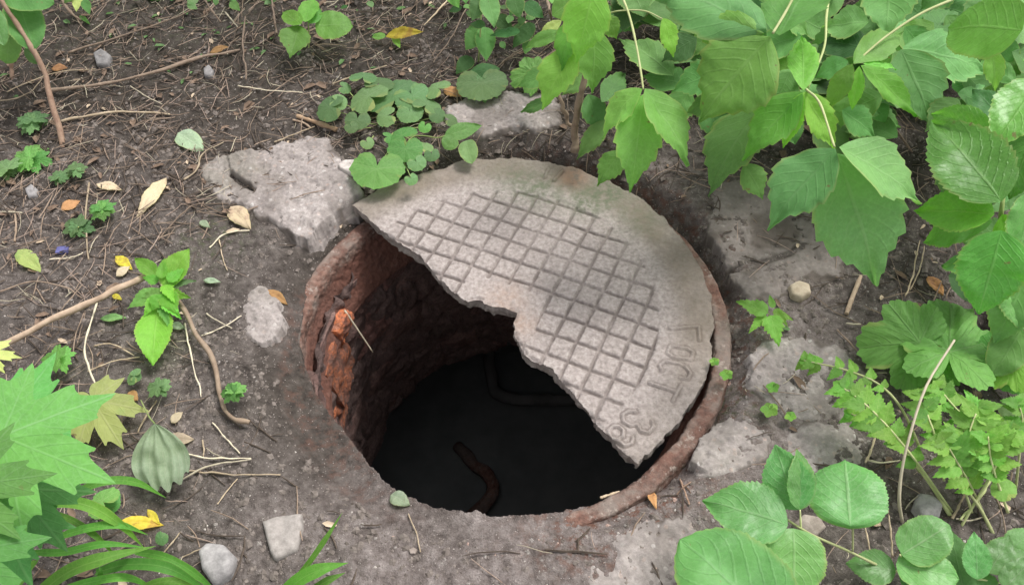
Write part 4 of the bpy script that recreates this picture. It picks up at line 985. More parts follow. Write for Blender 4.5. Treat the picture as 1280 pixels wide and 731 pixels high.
rosette('pale toothed seedling just above the violet fragment', 98,284,20,4,'ivy',sd=2)
rosette('small wrinkled seedling above the wilted leaf', 200,484,20,3,'ivy',sd=1)
rosette('small round leaved seedling between the sprig and the yellow maple leaf', 168,470,12,2,'ivy','ivy')
rosette('green seedling touching the foot of the crooked twig', 293,490,20,4,'ivyb','nettle',sd=3)
rosette('low green leaves at the left edge beside the pale twigs', 10,212,20,3,'ivy','nettle',sd=2)
rosette('dark leaved seedling left of the bright sprig leaf', 75,448,26,3,'elder','nettle',z=.04,sd=1)
rosette('green leaves below the wilted leaf among the strap leaves', 130,628,24,3,'ivyb','ivy',z=.03,sd=2)
rosette('small oval leaves right of the strap leaves near the yellow petal', 202,672,13,2,'ivy','ivy',z=.02,sd=2)
# upper left corner plant
U = Plant('leaning_sapling', 'sapling with a leaning reddish stem and dark round leaves in the upper left corner', 'sapling', on(80,190))
U.stem([(80,188,0),(68,140,.05),(58,100,.09),(42,66,.13),(22,30,.17),(-10,-20,.23)], .0052,.0038,'trunk',STEMR,.2,.002,n=50)
U.stem([(18,110,.0),(14,75,.04),(10,40,.09)], .004,.003,'stem',STEMR,.2,.002)
U.leaf((8,-6,.20),(66,2,.19),44,'round','elderd'); U.leaf((22,2,.18),(42,60,.14),46,'round','elderd'); U.leaf((-12,10,.2),(4,56,.17),26,'round','plum')
U.leaf((14,40,.14),(8,80,.1),34,'round','elderd'); U.leaf((30,62,.10),(52,80,.06),18,'ovate','ivy'); U.leaf((-5,-20,.2),(30,-30,.2),40,'round','elderd'); U.leaf((5,20,.13),(30,34,.12),26,'ovate','elderd')
U2 = Plant('yellowing_weed', 'yellowing weed with a thin stem near the top left', 'weed', on(110,32))
U2.stem([(70,-15,.06),(85,12,.04),(100,25,.02),(112,32,.0)],.003,.002,'stem',TWIG,.2); 
for b,t,w_,m_ in [((98,-5,.05),(95,14,.04),12,'yellow'),((105,0,.05),(112,18,.04),12,'elderd'),((92,-8,.06),(80,4,.05),12,'elderd'),((100,20,.02),(112,30,.02),6,'elder')]: U2.leaf(b,t,w_,'ovate',m_,nw=3)
S1 = Plant('green_sprig', 'fresh four leaved sprig near the top edge left of the yellow leaf', 'sprig', on(385,62))
S1.stem([(386,62,.0),(386,40,.04),(385,25,.06)],.0016,.001)
S1.leaf((374,32,.07),(362,72,.05),40,'elder','elder'); S1.leaf((394,32,.06),(441,33,.055),38,'round','elder',fold=.1); S1.leaf((376,31,.08),(352,14,.075),22,'ovate','glossl'); S1.leaf((382,28,.08),(392,-4,.08),26,'ovate','elderl'); S1.leaf((388,30,.07),(398,8,.07),20,'ovate','elder')
Y1 = Plant('yellow_leaf', 'bright yellow curled leaf with green tips among the twigs at the top', 'leaf', on(505,45))
Y1.leaf((482,46,.02),(529,39,.025),15,'lance','yelbr',fold=.5,nw=3); Y1.leaf((492,44,.015),(500,60,.01),10,'ovate','elderl',nw=3); Y1.leaf((482,46,.015),(464,46,.01),11,'ovate','elder',nw=3)
# top centre dark foliage
T1 = Plant('dark_leaved_seedling', 'drooping grey green leaves hanging at the top edge left of the box elder', 'seedling', on(600,75))
T1.stem([(598,78,.0),(600,50,.05),(602,10,.1),(606,-20,.14)],.0018,.001)
for b,t,w_,m_ in [((605,-8,.13),(590,26,.10),24,'ivy'),((608,-8,.13),(618,34,.10),26,'matt'),((606,34,.06),(582,62,.04),30,'elderd'),((606,34,.06),(608,76,.03),26,'elderd'),((620,20,.05),(640,40,.04),20,'dark'),((560,-10,.08),(574,10,.06),16,'elder'),((640,-6,.12),(650,22,.1),24,'dark'),((650,40,.08),(612,44,.06),16,'dark'),((655,5,.1),(680,22,.08),22,'dark'),((668,30,.08),(640,60,.05),22,'dark'),((590,72,.02),(570,92,.015),20,'dark'),((680,-8,.1),(660,-20,.1),22,'dark')]:
    T1.leaf(b,t,w_,'ovate',m_,nw=3)
T2 = Plant('curled_weed', 'weed with curled grey green leaves just above the half buried block', 'weed', on(602,122))
for b,t,w_,m_,k in [((604,108,.03),(585,124,.02),0,'ivy','nettle'),((608,106,.03),(622,122,.02),0,'ivy','nettle'),((602,104,.035),(604,128,.03),0,'ivy','ivy')]: T2.palm(b,t,m_,k)
T2.leaf((625,86,.03),(578,96,.03),22,'lance','dark'); T2.stem([(604,122,0),(604,108,.03)],.0012,.001)
T3 = Plant('avens_seedling', 'small bright lobed leaves touching the left side of the box elder trunk', 'seedling', on(655,112))
T3.palm((668,92,.04),(636,100,.03),'ivyb','avens',.9); T3.palm((668,98,.03),(662,116,.02),'ivy','avens',.9); T3.stem([(672,108,0),(668,95,.04)],.0012,.001)
# ground ivy patch above the cover
IV = Plant('ground_ivy', 'creeping round leaved ground ivy between the large chunk and the cover', 'ground ivy', on(495,160))
for c, r, ang, m_ in [((458,120),18,200,'ivy'),((492,114),22,250,'ivy'),((517,122),20,60,'ivy'),((481,146),14,160,'ivy'),((446,152),15,100,'ivy'),((410,135),18,170,'ivy'),((425,128),12,20,'ivy'),((470,214),30,100,'ivyb'),((506,188),20,95,'ivyb'),((522,205),12,60,'ivy'),((500,170),14,200,'ivyb'),((535,130),12,320,'ivy'),((440,160),9,60,'ivy'),((513,143),15,80,'ivy'),((475,102),10,300,'ivy'),((548,145),11,40,'ivy'),((530,160),9,110,'ivyb'),((460,180),9,60,'ivy'),((515,225),9,60,'ivy'),((540,195),10,80,'ivy'),((545,110),11,200,'ivy'),((432,110),9,20,'ivy'),((565,150),9,10,'ivy'),((487,172),8,10,'ivyb'),((528,182),8,300,'ivy'),((455,95),9,300,'ivy')]:
    a = math.radians(ang); z = .028+.012*((c[0]*7) % 3)/3
    IV.palm((c[0]-.1*r*math.cos(a),c[1]-.1*r*math.sin(a),z),(c[0]+r*math.cos(a),c[1]+r*math.sin(a)*.85,z-.006),m_,'ivy',1.0,cup=.14,upw=.8)
    IV.stem([(c[0]*.5+490*.5+rf.uniform(-8,8),c[1]*.5+160*.5,.004),(c[0],c[1],z-.003)],.0010,.0008,'petiole',GSTEM)
IV.stem([(500,190,.008),(515,172,.012),(530,170,.012),(550,172,.015),(570,160,.02)],.0012,.001,'stem',GSTEM)
T4 = Plant('leafy_sprout', 'pair of light green leaves at the top edge of the cover left of the block', 'sprout', on(572,180))
T4.leaf((556,172,.03),(603,156,.03),22,'ovate','ivyb'); T4.leaf((568,172,.03),(556,186,.025),22,'round','ivyb'); T4.leaf((582,176,.03),(590,204,.022),24,'round','ivy'); T4.stem([(560,185,0),(568,172,.03)],.001,.001)

# ------------------------------------------------------------------ stones and small finds
def stone(label, pts, h, mat, name='stone', cat='stone', top=None, grp=None):
    P = px_poly(pts); c = P.mean(0); n = 44; th_ = np.arange(n)/n*2*math.pi
    # radial outline from the polygon
    d = np.stack([np.cos(th_), np.sin(th_)],-1); Rr = np.zeros(n); ts = np.linspace(0,.2,600)
    for i in range(n):
        q = c+d[i]*ts[:,None]; s = poly_sdf(P,q[:,0],q[:,1]); Rr[i] = ts[np.argmax(s<0)] if (s<0).any() else .01
    prof_ = [(0,1),(.35,1.0),(.62,.99),(.8,.95),(.91,.84),(.98,.6),(1.0,.3),(.98,-.1),(.9,-.5)]
    V = []
    for f, z_ in prof_:
        x = c[0]+d[:,0]*Rr*f; y = c[1]+d[:,1]*Rr*f
        V.append(np.stack([x-c[0],y-c[1], h*z_ + h*.16*fbm2(x,y,45,3,int(pts[0][0])) + 0*x],-1))
    g0 = gzs(*c); V = np.vstack(V)
    o = link(name, mesh(name, V, grid_faces(len(prof_),n,True)[:, ::-1]), mat, None, (c[0],c[1],g0)); return tag(o,label,cat,grp)
stone('flat whitish four sided stone on the soil at lower left', [(328,652),(345,645),(378,643),(379,660),(372,688),(344,702),(338,690)], .014, STW)
stone('rounded grey stone at the bottom edge beside the strap leaves', [(252,694),(264,683),(283,684),(298,700),(290,722),(270,735),(256,715)], .022, STG)
stone('small bluish white stone between the large chunk and the ivy', [(424,214),(434,207),(450,208),(452,222),(440,226),(428,220)], .012, STW)
stone('tan rounded stone above the small five leaved sprout', [(984,362),(996,357),(1010,362),(1012,372),(1000,379),(987,375)], .014, STT)
stone('pinkish grey stone beside the small ovate leaves', [(1137,640),(1143,623),(1160,626),(1172,640),(1168,655),(1148,658)], .018, STG)
stone('brownish stone behind the stem of the ovate seedling', [(990,656),(1004,644),(1024,648),(1032,660),(1018,672),(1000,668)], .010, STB)
stone('dark stone near the top left among the twigs', [(122,78),(132,72),(144,80),(140,92),(126,92)], .014, STG)
stone('pale grey pebble under the long branch', [(255,88),(262,83),(268,90),(266,98),(256,97)], .010, STG)
stone('grey pebble left of the three toothed seedlings', [(36,243),(45,238),(52,244),(50,252),(40,254)], .010, STG)
0 and stone('white pebble below the grey green wilted leaf, near the round stone', [(259,668),(264,665),(268,669),(265,675),(260,674)], .005, STW)
0 and stone('pale chip on the soil under the sprout at the right', [(1036,398),(1042,394),(1048,400),(1044,406),(1038,404)], .006, STW)
stone('small pale chip on the rim soil below the hole', [(511,687),(517,684),(522,687),(519,692),(513,692)], .004, STB)
0 and stone('grey stone in the soil above the bottom right seedlings', [(1040,660),(1052,658),(1058,668),(1050,678),(1040,674)], .006, STG)
if 0: tag(link('brick', (lambda b: mesh('brick', *b))(rough_box(.034,.03,.016,7,.004,9)), plain('grey_chip',((.2,.18,.17),(.34,.3,.28)),80), None, tuple(on(905,560,.004)[:3])), 'broken lump of mortar on the chunk at the frame', 'lump')
bl = on(78,313,.004); tag(link('plastic_fragment', (lambda b: mesh('plastic_fragment', *b))(rough_box(.022,.016,.008,7,.003,5)), BLUE, None, tuple(bl)), 'small violet blue fragment on the soil at the left', 'fragment')

# fallen leaves and bark
def fallen(label, b, t, w_, mat, prof='lance', fold=.45, roll=0, dz=.006, curl=.2):
    P_ = Plant('fallen_leaf', label, 'leaf', on((b[0]+t[0])/2,(b[1]+t[1])/2), None)
    p = on(*b, dz); q = on(*t, dz)
    L = np.linalg.norm(q-p); P_.leaf(tuple(p), tuple(q), w_*dep(p)/FPX, prof, mat, world=True, fold=fold, roll=roll, curl=curl, upw=.8, nw=4, nl=22)
fallen('long pinkish brown dead leaf above the soil left of the large chunk', (208,222),(170,270), 20,'deadp')
fallen('tan dead leaf at the lower edge of the large chunk', (288,258),(312,284), 24,'deadp','ovate')
fallen('pale yellow green leaf above and left of the large chunk', (222,166),(252,186), 26,'wilt','round')
fallen('yellow leaf beside the violet fragment', (22,312),(50,338), 22,'yellow','ovate')
fallen('small yellow leaf just above the end of the cut branch', (144,320),(165,336), 14,'yelbr')
fallen('orange brown leaf on the small pale chunk left of the hole', (334,362),(360,380), 14,'deado')
fallen('brown curled leaf above the pale toothed seedling', (76,262),(100,250), 16,'deado')
fallen('tan curled leaf left of the branch end', (145,345),(162,332), 14,'deadp')
fallen('yellow brown dead leaf left of the half buried block', (554,112),(582,120), 15,'deado','ovate')
fallen('reddish brown dead leaf behind the wilted leaf', (205,552),(242,548), 20,'deadp','ovate')
fallen('bright yellow curled petal below the wilted leaf', (148,652),(204,655), 18,'yelbr')
fallen('yellow petal tip beside the curled yellow petal', (184,636),(200,655), 10,'yelbr')
fallen('pale green shrivelled leaf on the lower left rim of the hole', (488,618),(512,630), 20,'wilt','ovate')
fallen('orange leaf fragment on the soil under the lower right frame', (812,612),(820,634), 11,'deado')
fallen('pale leaf under the tip of the ovate seedling leaf', (1090,650),(1102,656), 12,'deadp')
fallen('brown dead leaf in the shade of the glossy shrub', (1160,345),(1180,368), 16,'deado','ovate')
fallen('curved brown dead leaf below the avens plant', (1195,470),(1228,485), 12,'deadp')
fallen('pinkish dead leaf among the straws beside the reddish stem', (120,230),(152,236), 15,'deadp')
fallen('white green leaf scrap on the soil above the sprig', (250,276),(262,284), 9,'wilt','ovate')
fallen('pale green leaf scrap right of the sprig', (254,350),(276,352), 9,'wilt')
fallen('pale scrap of leaf at the twig fork below the large chunk', (282,290),(300,286), 7,'deadp')
fallen('ochre leaf at the top of the long branch', (262,66),(286,58), 10,'deado')
fallen('small yellow leaf on the branch under the sprig', (140,368),(152,374), 8,'yelbr')
fallen('ochre leaf scrap near the upper left straws', (64,86),(84,84), 12,'deado')
fallen('dull green leaf on the soil under the branch', (125,398),(158,396), 12,'matt','lance')
fallen('dead leaf beside the crooked twig', (212,405),(232,410), 11,'wilt','lance')
fallen('reddish dead leaf between the seedlings below the sprig', (160,490),(172,500), 14,'deado','ovate')
fallen('pinkish scrap of leaf above the wilted leaf', (214,528),(228,514), 12,'deadp','ovate')
bk = tube('bark_strip', [on(371,145,.006),on(392,152,.008),(on(420,162,.005))], .0035,.0045, plain('orange_bark',((.36,.22,.13),(.56,.40,.26)),60), None, .3)
tag(bk, 'orange brown strip of bark at the left end of the ground ivy', 'bark')
tag(tube('bark_strip', [on(366,150,.004),on(380,154,.004),on(388,160,.003)], .002,.002, BARK, None, .3), 'thin bark splinter beside the orange brown bark strip', 'bark')
tag(tube('wood_splinter', [on(1058,392,.004),on(1066,370,.008),on(1076,345,.012)], .0035,.003, BARK, None, .2), 'short tan wood splinter under the tip of the largest box elder leaflet', 'splinter')
tag(tube('wood_splinter', [on(835,574,.004),on(862,548,.006)], .0022,.002, BARK, None, .2), 'tan wood splinter lying on the rusty frame at lower right', 'splinter')
tag(tube('straw', [at(430,387,-.13)*.0+np.array([*at(431,388,-.10)[:2],-.10]), np.array([*at(466,440,-.19)[:2],-.19])], .0016,.0013, STRAWP, None, .1), 'pale straw stuck on the inner wall of the shaft', 'straw')

# ------------------------------------------------------------------ twigs and straws one can pick out
TW = [
 ('long brown branch lying across the upper left soil', [(58,114),(110,108),(160,99),(215,84),(262,70),(300,62)], .0042, .003, TWIG, .010),
 ('thin dark branch running above and parallel to the long branch', [(85,66),(130,52),(175,38),(220,22),(255,6)], .0022, .0016, TWIG, .012),
 ('thick pale twig below the long branch, left half', [(76,152),(120,143),(165,140),(212,143)], .0026,.0018, STRAW, .007),
 ('short pale twig crossing the bare soil right of the straws', [(163,108),(182,120),(203,131)], .0014,.001, STRAWP, .006),
 ('pale straw pointing right beside the long branch end', [(298,107),(330,112),(378,116)], .0014,.001, STRAWP, .006),
 ('upright brown twig standing near the top sprig', [(308,100),(304,60),(306,22)], .0024,.002, TWIG, .03),
 ('brown stem at the top edge left of the sprig', [(338,-10),(342,20),(346,42)], .003,.0025, TWIG, .03),
 ('slanting twig at the top edge above the long branch', [(250,-8),(262,10),(276,28)], .0024,.002, TWIG, .02),
 ('short whitish twig near the slanting twig', [(282,16),(290,26),(297,34)], .0018,.0012, STRAWP, .012),
 ('pale twig rising to the right above the ground ivy', [(415,105),(450,92),(484,82)], .0018,.0012, STRAW, .012),
 ('thin curved dark twig crossing above the ground ivy', [(440,12),(455,50),(480,78),(505,90),(530,94)], .0016,.0012, TWIGD, .02),
 ('pale stick at the top edge right of the yellow leaf', [(563,-4),(546,15),(530,32)], .0022,.0016, STRAW, .018),
 ('dark twig running down right of the yellow leaf', [(582,12),(565,45),(542,78)], .0016,.0012, TWIG, .018),
 ('grey twig between the ground ivy and the curled weed', [(530,116),(550,104),(580,96)], .002,.0015, TWIG, .012),
 ('pale twig at the upper edge of the large chunk', [(343,178),(368,168),(394,158)], .0016,.001, STRAW, .006),
 ('forked twig leading to the left corner of the large chunk', [(230,225),(246,212),(254,192),(280,178)], .0022,.0014, STRAW, .007),
 ('curved twig below the large chunk', [(198,300),(225,270),(245,256),(285,254)], .0015,.001, TWIG, .006),
 ('white forked straw right of the sprig', [(262,310),(275,296),(290,290),(312,288)], .0016,.001, STRAWP, .006),
 ('thin straw hanging down from the white forked straw', [(274,298),(278,320),(284,338)], .001,.0008, STRAW, .005),
 ('pale straw crossing the left edge below the toothed seedlings', [(0,265),(16,265),(28,266)], .002,.0015, STRAWP, .008),
 ('stub of twig standing under the pale straw at the left edge', [(19,268),(20,285),(18,302)], .0024,.002, BARK, .008),
 ('twig bundle end at the left edge above the seedlings', [(0,126),(24,122),(46,108),(62,78)], .0015,.001, STRAW, .012),
 ('long thin straw at the left edge pointing to the stem foot', [(8,115),(40,102),(75,90),(120,86)], .0014,.001, STRAW, .010),
 ('upright straw through the pale toothed seedling', [(112,228),(108,270),(110,325)], .0018,.0014, STRAW, .008),
 ('straw pointing left from the upright straw', [(62,324),(88,322),(104,316)], .0012,.001, STRAWP, .006),
 ('thin curved twig at the left edge above the cut branch', [(0,364),(40,352),(80,358),(102,372)], .0016,.001, TWIG, .008),
 ('long pale stalk hanging from the cut branch to the yellow leaf', [(122,378),(112,410),(106,440),(112,462),(124,486)], .0017,.0012, STRAWP, .025),
 ('straight pale straw below the fresh sprig', [(230,405),(238,440),(252,496)], .0016,.001, STRAWP, .012),
 ('thin straw pointing left to the wilted leaf', [(172,540),(184,518),(196,500)], .0015,.001, STRAW, .008),
 ('pale straw lying from the seedling to the branch stalk', [(110,464),(140,452),(174,446)], .0012,.0009, STRAW, .008),
 ('curved straw between the branch stalk and the sprig leaf', [(118,432),(140,430),(168,444)], .0012,.0009, STRAW, .008),
 ('crossing straw left of the small pale chunk', [(252,420),(280,408),(302,394)], .0012,.0009, STRAWP, .006),
 ('short straw forming a cross left of the small pale chunk', [(258,392),(274,402),(290,410)], .0012,.0009, STRAWP, .006),
 ('upper straw of the bundle right of the wilted leaf', [(228,566),(260,572),(314,572)], .0014,.001, STRAWP, .006),
 ('middle straw of the bundle right of the wilted leaf', [(225,600),(262,582),(315,574)], .0016,.001, STRAWP, .007),
 ('lower straw of the bundle right of the wilted leaf', [(232,588),(285,592),(350,594)], .0014,.001, STRAW, .006),
 ('short upright straw in the bundle right of the wilted leaf', [(253,550),(255,562),(254,572)], .0014,.001, STRAW, .008),
 ('slanting straw at the foot of the crooked twig', [(266,528),(280,545),(300,566)], .0013,.0009, STRAWP, .006),
 ('thin slanting straw below the straw bundle', [(272,630),(285,612),(297,598)], .0010,.0008, STRAW, .005),
 ('straw beside the small white pebble', [(205,690),(215,678),(226,664)], .0012,.0009, STRAW, .008),
 ('thin straw right of the strap leaves', [(228,696),(245,688),(258,683)], .0010,.0008, STRAW, .006),
 ('thin pale straw on the rim soil below the shrivelled leaf', [(510,642),(520,665),(526,690)], .0010,.0008, STRAW, .005),
 ('thin twig lying from the avens leaf across the slab edge', [(1046,412),(1070,436),(1094,462)], .0014,.001, TWIG, .010),
 ('short whitish straw left of the avens leaf', [(1058,404),(1066,405),(1076,405)], .0016,.0012, STRAWP, .008),
 ('dry straw rising under the largest leaflet', [(1132,370),(1142,340),(1150,300)], .0014,.001, STRAW, .015),
 ('second dry straw beside the straw under the largest leaflet', [(1138,362),(1150,335),(1156,308)], .0012,.001, STRAW, .015),
 ('pale straw between the ovate leaf and the feathery weed', [(1083,574),(1100,578),(1125,575)], .0016,.001, STRAWP, .008),
 ('dry stick behind the pale straw near the ovate leaf', [(1082,578),(1090,560),(1094,545)], .0018,.0014, STRAW, .012),
 ('upright thin straw in the soil gap at the bottom right', [(1116,695),(1113,660),(1110,636)], .0014,.001, STRAW, .02),
 ('curved pinkish straw left of the upright thin straw', [(1088,690),(1084,670),(1080,650)], .0014,.001, STRAW, .012),
 ('dry stick leaning left under the feathery weed', [(1190,648),(1200,630),(1206,616)], .002,.0014, STRAW, .012),
 ('dry stick leaning right under the feathery weed', [(1200,650),(1225,622),(1238,600)], .002,.0014, YSTEM, .015),
 ('pale stem lying below the feathery weed', [(1195,648),(1212,650),(1232,645)], .0014,.001, STRAWP, .008),
 ('thin dry stem near the round leaf at the right edge', [(1240,612),(1252,640),(1258,672)], .0012,.001, TWIG, .02),
 ('reddish splinter on the soil beside the frame chunk', [(850,598),(856,614),(862,630)], .0016,.0012, STEMR, .006),
 ('second reddish splinter crossing beside the frame chunk', [(846,618),(855,608),(864,602)], .0014,.001, STEMR, .006),
 ('pale strip of straw on the frame soil below the cover tip', [(750,622),(762,618),(774,614)], .0022,.0016, STRAW, .005),
 ('twig rising in front of the box elder trunk', [(680,190),(700,172),(712,160)], .0014,.001, TWIGD, .012),
 ('slanting grey twig above the block', [(632,76),(648,66),(672,48)], .0014,.001, TWIG, .02),
 ('brown twig leaning between the dark leaves at the top', [(615,90),(640,68),(660,58)], .0012,.001, TWIG, .02),
 ('brown stem of the dark leaves at the top edge', [(683,-10),(686,10),(690,26)], .0035,.003, TWIG, .12),
]
for lab, pts, r0, r1, mt, dz in TW:
    P = [on(a, b, dz*(.55 if i in (0,len(pts)-1) else 1)) for i, (a, b) in enumerate(pts)]
    ln = float(np.linalg.norm(P[-1]-P[0]))
    tag(tube('twig' if mt in (TWIG,TWIGD,BARK,STEMR) else 'straw', P, r0*.85, r1*.85, mt, None, .4, 34, 7, min(.0022,.009*ln)), lab, 'twig' if mt in (TWIG,TWIGD,BARK,STEMR) else 'straw')

# ------------------------------------------------------------------ uncountable litter: fibres, crumbs, leaf bits
def ok_place(x, y):
    r = np.hypot(x,y); dcv = np.hypot(x-CC[0], y-CC[1])
    oncov = (dcv < CRAD+.004) & (poly_sdf(POLY, x, y) > -.004)
    return (r > .335) & ~oncov
def scatter(n, f, y0=-.55, y1=1.25):
    x = rng.uniform(-1.3,1.3,n*3); y = rng.uniform(y0,y1,n*3); k = ok_place(x,y) & (rng.random(n*3) < f(x,y)); return x[k][:n], y[k][:n]
def dens_straw(x, y):
    return np.clip(.10 + .8*sstep(.15,.42,y+.08*vn2(x,y,6,3))*sstep(.65,.2,x) + .55*sstep(-.38,-.6,x+.06*vn2(x,y,7,8)) + .35*sstep(.42,.7,x), 0, 1)
def fibres(name, n, mat, l0, l1, r0, r1, f, zr=(.001,.008), kink=.5):
    x, y = scatter(n, f); n = len(x); a = rng.uniform(0,2*math.pi,n) ; L = rng.uniform(l0,l1,n)*rng.uniform(.5,1,n); k = 5
    t = np.linspace(-.5,.5,k); aa = a[:,None] + rng.uniform(-kink,kink,n)[:,None]*t[None]*2.0 + rng.uniform(-.07,.07,(n,k))
    dx = np.cumsum(np.cos(aa),1)*L[:,None]/k; dy = np.cumsum(np.sin(aa),1)*L[:,None]/k
    px = x[:,None]+dx; py = y[:,None]+dy; pz = gz(px, py) + rng.uniform(*zr,n)[:,None] + .004*rng.standard_normal((n,1))*t[None]*2
    okm = ok_place(px.ravel(), py.ravel()).reshape(px.shape).all(1); px, py, pz = px[okm], py[okm], np.maximum(pz[okm], gz(px[okm],py[okm])); n = len(px)
    r = rng.uniform(r0,r1,n)[:,None]*np.array([.7,1,1,.9,.5])[None]
    aa = aa[okm]; nx, ny = -np.sin(aa), np.cos(aa)
    V = np.zeros((n,k,3,3)); 
    for j,(s,h) in enumerate(((-1,-.3),(1,-.3),(0,1.0))): V[:,:,j,0] = px+nx*r*s; V[:,:,j,1] = py+ny*r*s; V[:,:,j,2] = pz+r*h
    f1 = grid_faces(k,3,True); Fq = (np.arange(n)[:,None,None]*k*3+f1[None]).reshape(-1,4)
    o = link(name, mesh(name, V.reshape(-1,3), Fq, smooth=False), mat); return o
STRAWR = plain('pinkish_straw', ((.20,.14,.11),(.42,.32,.26)), 90)
tag(fibres('straw_litter', 2600, STRAWR, .02,.10,.0003,.0008, dens_straw, kink=.2), kind='stuff')
tag(fibres('pale_straw_litter', 1300, STRAWP, .015,.07,.0003,.0008, dens_straw,(.003,.010)), kind='stuff')
tag(fibres('twig_litter', 3000, TWIG, .02,.13,.0004,.0011, dens_straw, kink=.25), kind='stuff')
tag(fibres('root_litter', 5200, TWIGD, .02,.10,.0005,.0015, dens_straw,(.0,.006),.3), kind='stuff')
tag(fibres('reddish_fibre_litter', 160, STEMR, .01,.035,.0005,.0010, lambda x,y: np.exp(-((x-.25)**2+(y+.30)**2)/.012)+.02), kind='stuff')
OCT = np.array([[1,0,0],[0,1,0],[-1,0,0],[0,-1,0],[0,0,1],[.7,.7,.55],[-.7,.7,.5],[-.7,-.7,.55],[.7,-.7,.5]],float)
OF = np.array([[0,1,5],[1,2,6],[2,3,7],[3,0,8],[0,5,4],[5,1,4],[1,6,4],[6,2,4],[2,7,4],[7,3,4],[3,8,4],[8,0,4]])
def crumbs(name, n, mat, s0, s1, f, sink=.35):
    x, y = scatter(n, f); n = len(x); s = s0*(s1/s0)**(rng.random(n)**2.2); a = rng.uniform(0,6.28,n)
    V = OCT[None]*(1+rng.uniform(-.3,.3,(n,9,3))); V *= s[:,None,None]*np.array([1,.8,.65])
    X_ = V[...,0]*np.cos(a)[:,None]-V[...,1]*np.sin(a)[:,None]; Y_ = V[...,0]*np.sin(a)[:,None]+V[...,1]*np.cos(a)[:,None]
    V = np.stack([X_+x[:,None], Y_+y[:,None], V[...,2]+gz(x,y)[:,None]-sink*s[:,None]*.5],-1)
    o = link(name, mesh(name, V.reshape(-1,3), (np.arange(n)[:,None,None]*9+OF[None]).reshape(-1,3), smooth=False), mat); tag(o, kind='stuff'); return o
CR1 = plain('soil_crumb', ((.05,.04,.034),(.20,.17,.152)), 90, .95); CR2 = plain('mortar_crumb', ((.24,.21,.19),(.46,.42,.39)), 200, .95)
CR3 = plain('pinkish_crumb', ((.33,.21,.17),(.50,.38,.33)), 200, .95)
crumbs('soil_crumbs', 42000, CR1, .0009,.0075, lambda x,y: np.clip(.55+.6*fbm2(x,y,9,3,88),.12,1)*sstep(1.1,.7,np.hypot(x,y-.2)))
crumbs('mortar_crumbs', 6500, CR2, .0007,.0042, lambda x,y: np.clip(.12+1.0*np.exp(-((x-.05)**2+(y+.38)**2)/.06)+.6*np.exp(-((x-.42)**2+(y+.1)**2)/.05)+.4*np.exp(-((x+.42)**2+(y-.05)**2)/.02),0,1))
crumbs('brick_crumbs', 1700, CR3, .0007,.0042, lambda x,y: np.clip(.05+1.0*np.exp(-((x-.15)**2+(y+.38)**2)/.03)+.5*np.exp(-((x-.3)**2+(y+.25)**2)/.01),0,1))
def bits(name, n, mat, s0, s1, f):
    x, y = scatter(n, f); n = len(x); s = rng.uniform(s0,s1,n); a = rng.uniform(0,6.28,n)
    O = np.array([[-1,0,0],[-.4,.45,.25],[.5,.35,.3],[1,0,.05],[.4,-.4,.3],[-.5,-.4,.2],[0,0,-.05]]); V = O[None]*(1+rng.uniform(-.3,.3,(n,7,3)))*s[:,None,None]
    tl = rng.uniform(-.5,.5,n)[:,None]; X_ = V[...,0]*np.cos(a)[:,None]-V[...,1]*np.sin(a)[:,None]; Y_ = V[...,0]*np.sin(a)[:,None]+V[...,1]*np.cos(a)[:,None]
    Z_ = V[...,2]+V[...,0]*tl*.6; V = np.stack([X_+x[:,None],Y_+y[:,None],Z_+gz(x,y)[:,None]+.002+.3*s[:,None]*np.abs(tl)],-1)
    f6 = np.array([[6,i,(i+1)%6] for i in range(6)]); o = link(name, mesh(name, V.reshape(-1,3), (np.arange(n)[:,None,None]*7+f6[None]).reshape(-1,3)), mat); tag(o, kind='stuff')
DL = [plain('brown_leaf_scrap',((.12,.08,.055),(.26,.18,.13)),90), plain('tan_leaf_scrap',((.34,.26,.18),(.5,.40,.30)),90)]
bits('brown_leaf_litter', 900, DL[0], .004,.014, lambda x,y: dens_straw(x,y))
bits('tan_leaf_litter', 240, DL[1], .003,.009, lambda x,y: dens_straw(x,y)*.6+.04)
GW = plain('weed_green', ((.05,.11,.035),(.12,.22,.07)), 90, .6)
bits('low_green_weeds', 520, GW, .004,.012, lambda x,y: np.clip(.9*sstep(.5,.8,y)+.5*np.exp(-((x-.36)**2+(y+.08)**2)/.006)+.6*sstep(.6,.9,x),0,1))

# pinkish chips and grit over the soil between the hole and the plants
crumbs('pale_grit', 2600, CR2, .0006,.0022, lambda x,y: .5+0*x)
# overhanging bush standing beyond the top of the view
HB = Plant('overhanging_bush', 'dense dark bush standing behind the twig covered soil at the top', 'bush', (0,1.35,0.02))
hb = random.Random(12)
HB.stem([(0,1.35,0),(.02,1.25,.3),(-.03,1.2,.7)],.012,.006,'trunk',BARK,.2,.01,world=True)
for q in range(260):
    x = hb.uniform(-1.7,1.3); z = hb.uniform(.35,1.05); y = hb.uniform(max(.72,-.66+1.62*(1-z)+.1),1.6)
    a = hb.uniform(0,6.28); l = hb.uniform(.08,.15)
    HB.leaf((x,y,z),(x+l*math.cos(a),y+abs(l*.6*math.sin(a)),z-l*hb.uniform(.1,.6)),l*.6,'elder',hb.choice(['elderd','matt']),world=True,nw=2,nl=10)
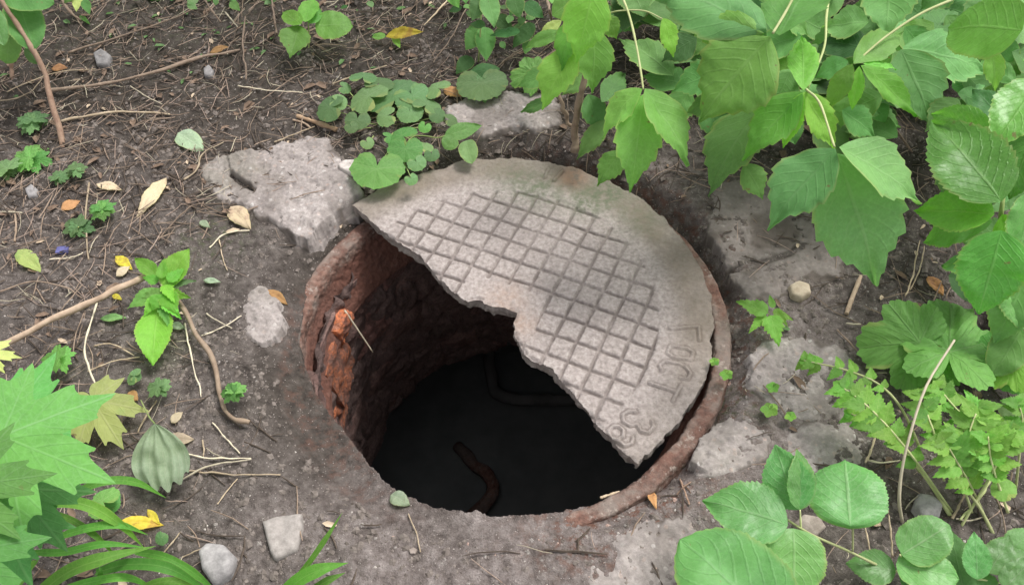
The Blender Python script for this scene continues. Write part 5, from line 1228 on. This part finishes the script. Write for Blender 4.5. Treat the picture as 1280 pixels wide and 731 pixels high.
# more dark foliage and stems along the top edge
T5 = Plant('dark_undergrowth', 'dark shaded undergrowth leaves scattered along the very top edge of the picture', 'undergrowth', on(655,30))
for q in range(34):
    px = hb.uniform(560,720); py = hb.uniform(-30,62 if px > 600 else 25); z = hb.uniform(.01,.08); a = hb.uniform(0,6.28); l = hb.uniform(14,26)
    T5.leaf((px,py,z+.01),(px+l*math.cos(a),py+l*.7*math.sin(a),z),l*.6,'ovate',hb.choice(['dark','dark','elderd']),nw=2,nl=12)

# second layer of mid green foliage that closes the gaps in the big shrubs
mf = random.Random(77)
for q in range(95):
    px = mf.uniform(880,1290); py = mf.uniform(-30,215)
    if px < 1110 and py > 165: continue
    if 1060 < px < 1150 and py > 150: continue
    z = mf.uniform(.12,.24); a = mf.uniform(.3,2.8) if mf.random() < .75 else mf.uniform(0,6.28); l = mf.uniform(42,72)
    Bp.leaf((px,py,z+.02),(px+l*math.cos(a),py+l*.8*math.sin(a),z-.015),l*mf.uniform(.55,.72),mat=mf.choice(['elderd','elder','matt','elderd']),nw=4,prof='elder')
for b, t, w_, m_ in [((1262,262,.14),(1195,215,.12),50,'plumd'),((1275,300,.12),(1200,300,.10),54,'elderd'),((1285,360,.10),(1215,345,.07),50,'plum'),((1230,300,.10),(1175,268,.08),44,'plumd'),((1290,470,.07),(1225,440,.05),50,'elderd'),((1265,395,.08),(1290,450,.06),44,'plumd'),((1290,520,.06),(1245,505,.04),40,'ivy'),((1225,215,.16),(1175,245,.14),44,'plumd'),((1290,560,.05),(1255,540,.04),34,'ivyb')]:
    Cp.leaf(b, t, w_, 'ovate', m_)
for q in range(46):
    px = mf.choice([mf.uniform(420,760), mf.uniform(90,340)]); py = mf.uniform(-30,8 if px < 400 else 22); z = mf.uniform(.005,.05); a = mf.uniform(0,6.28); l = mf.uniform(10,20)
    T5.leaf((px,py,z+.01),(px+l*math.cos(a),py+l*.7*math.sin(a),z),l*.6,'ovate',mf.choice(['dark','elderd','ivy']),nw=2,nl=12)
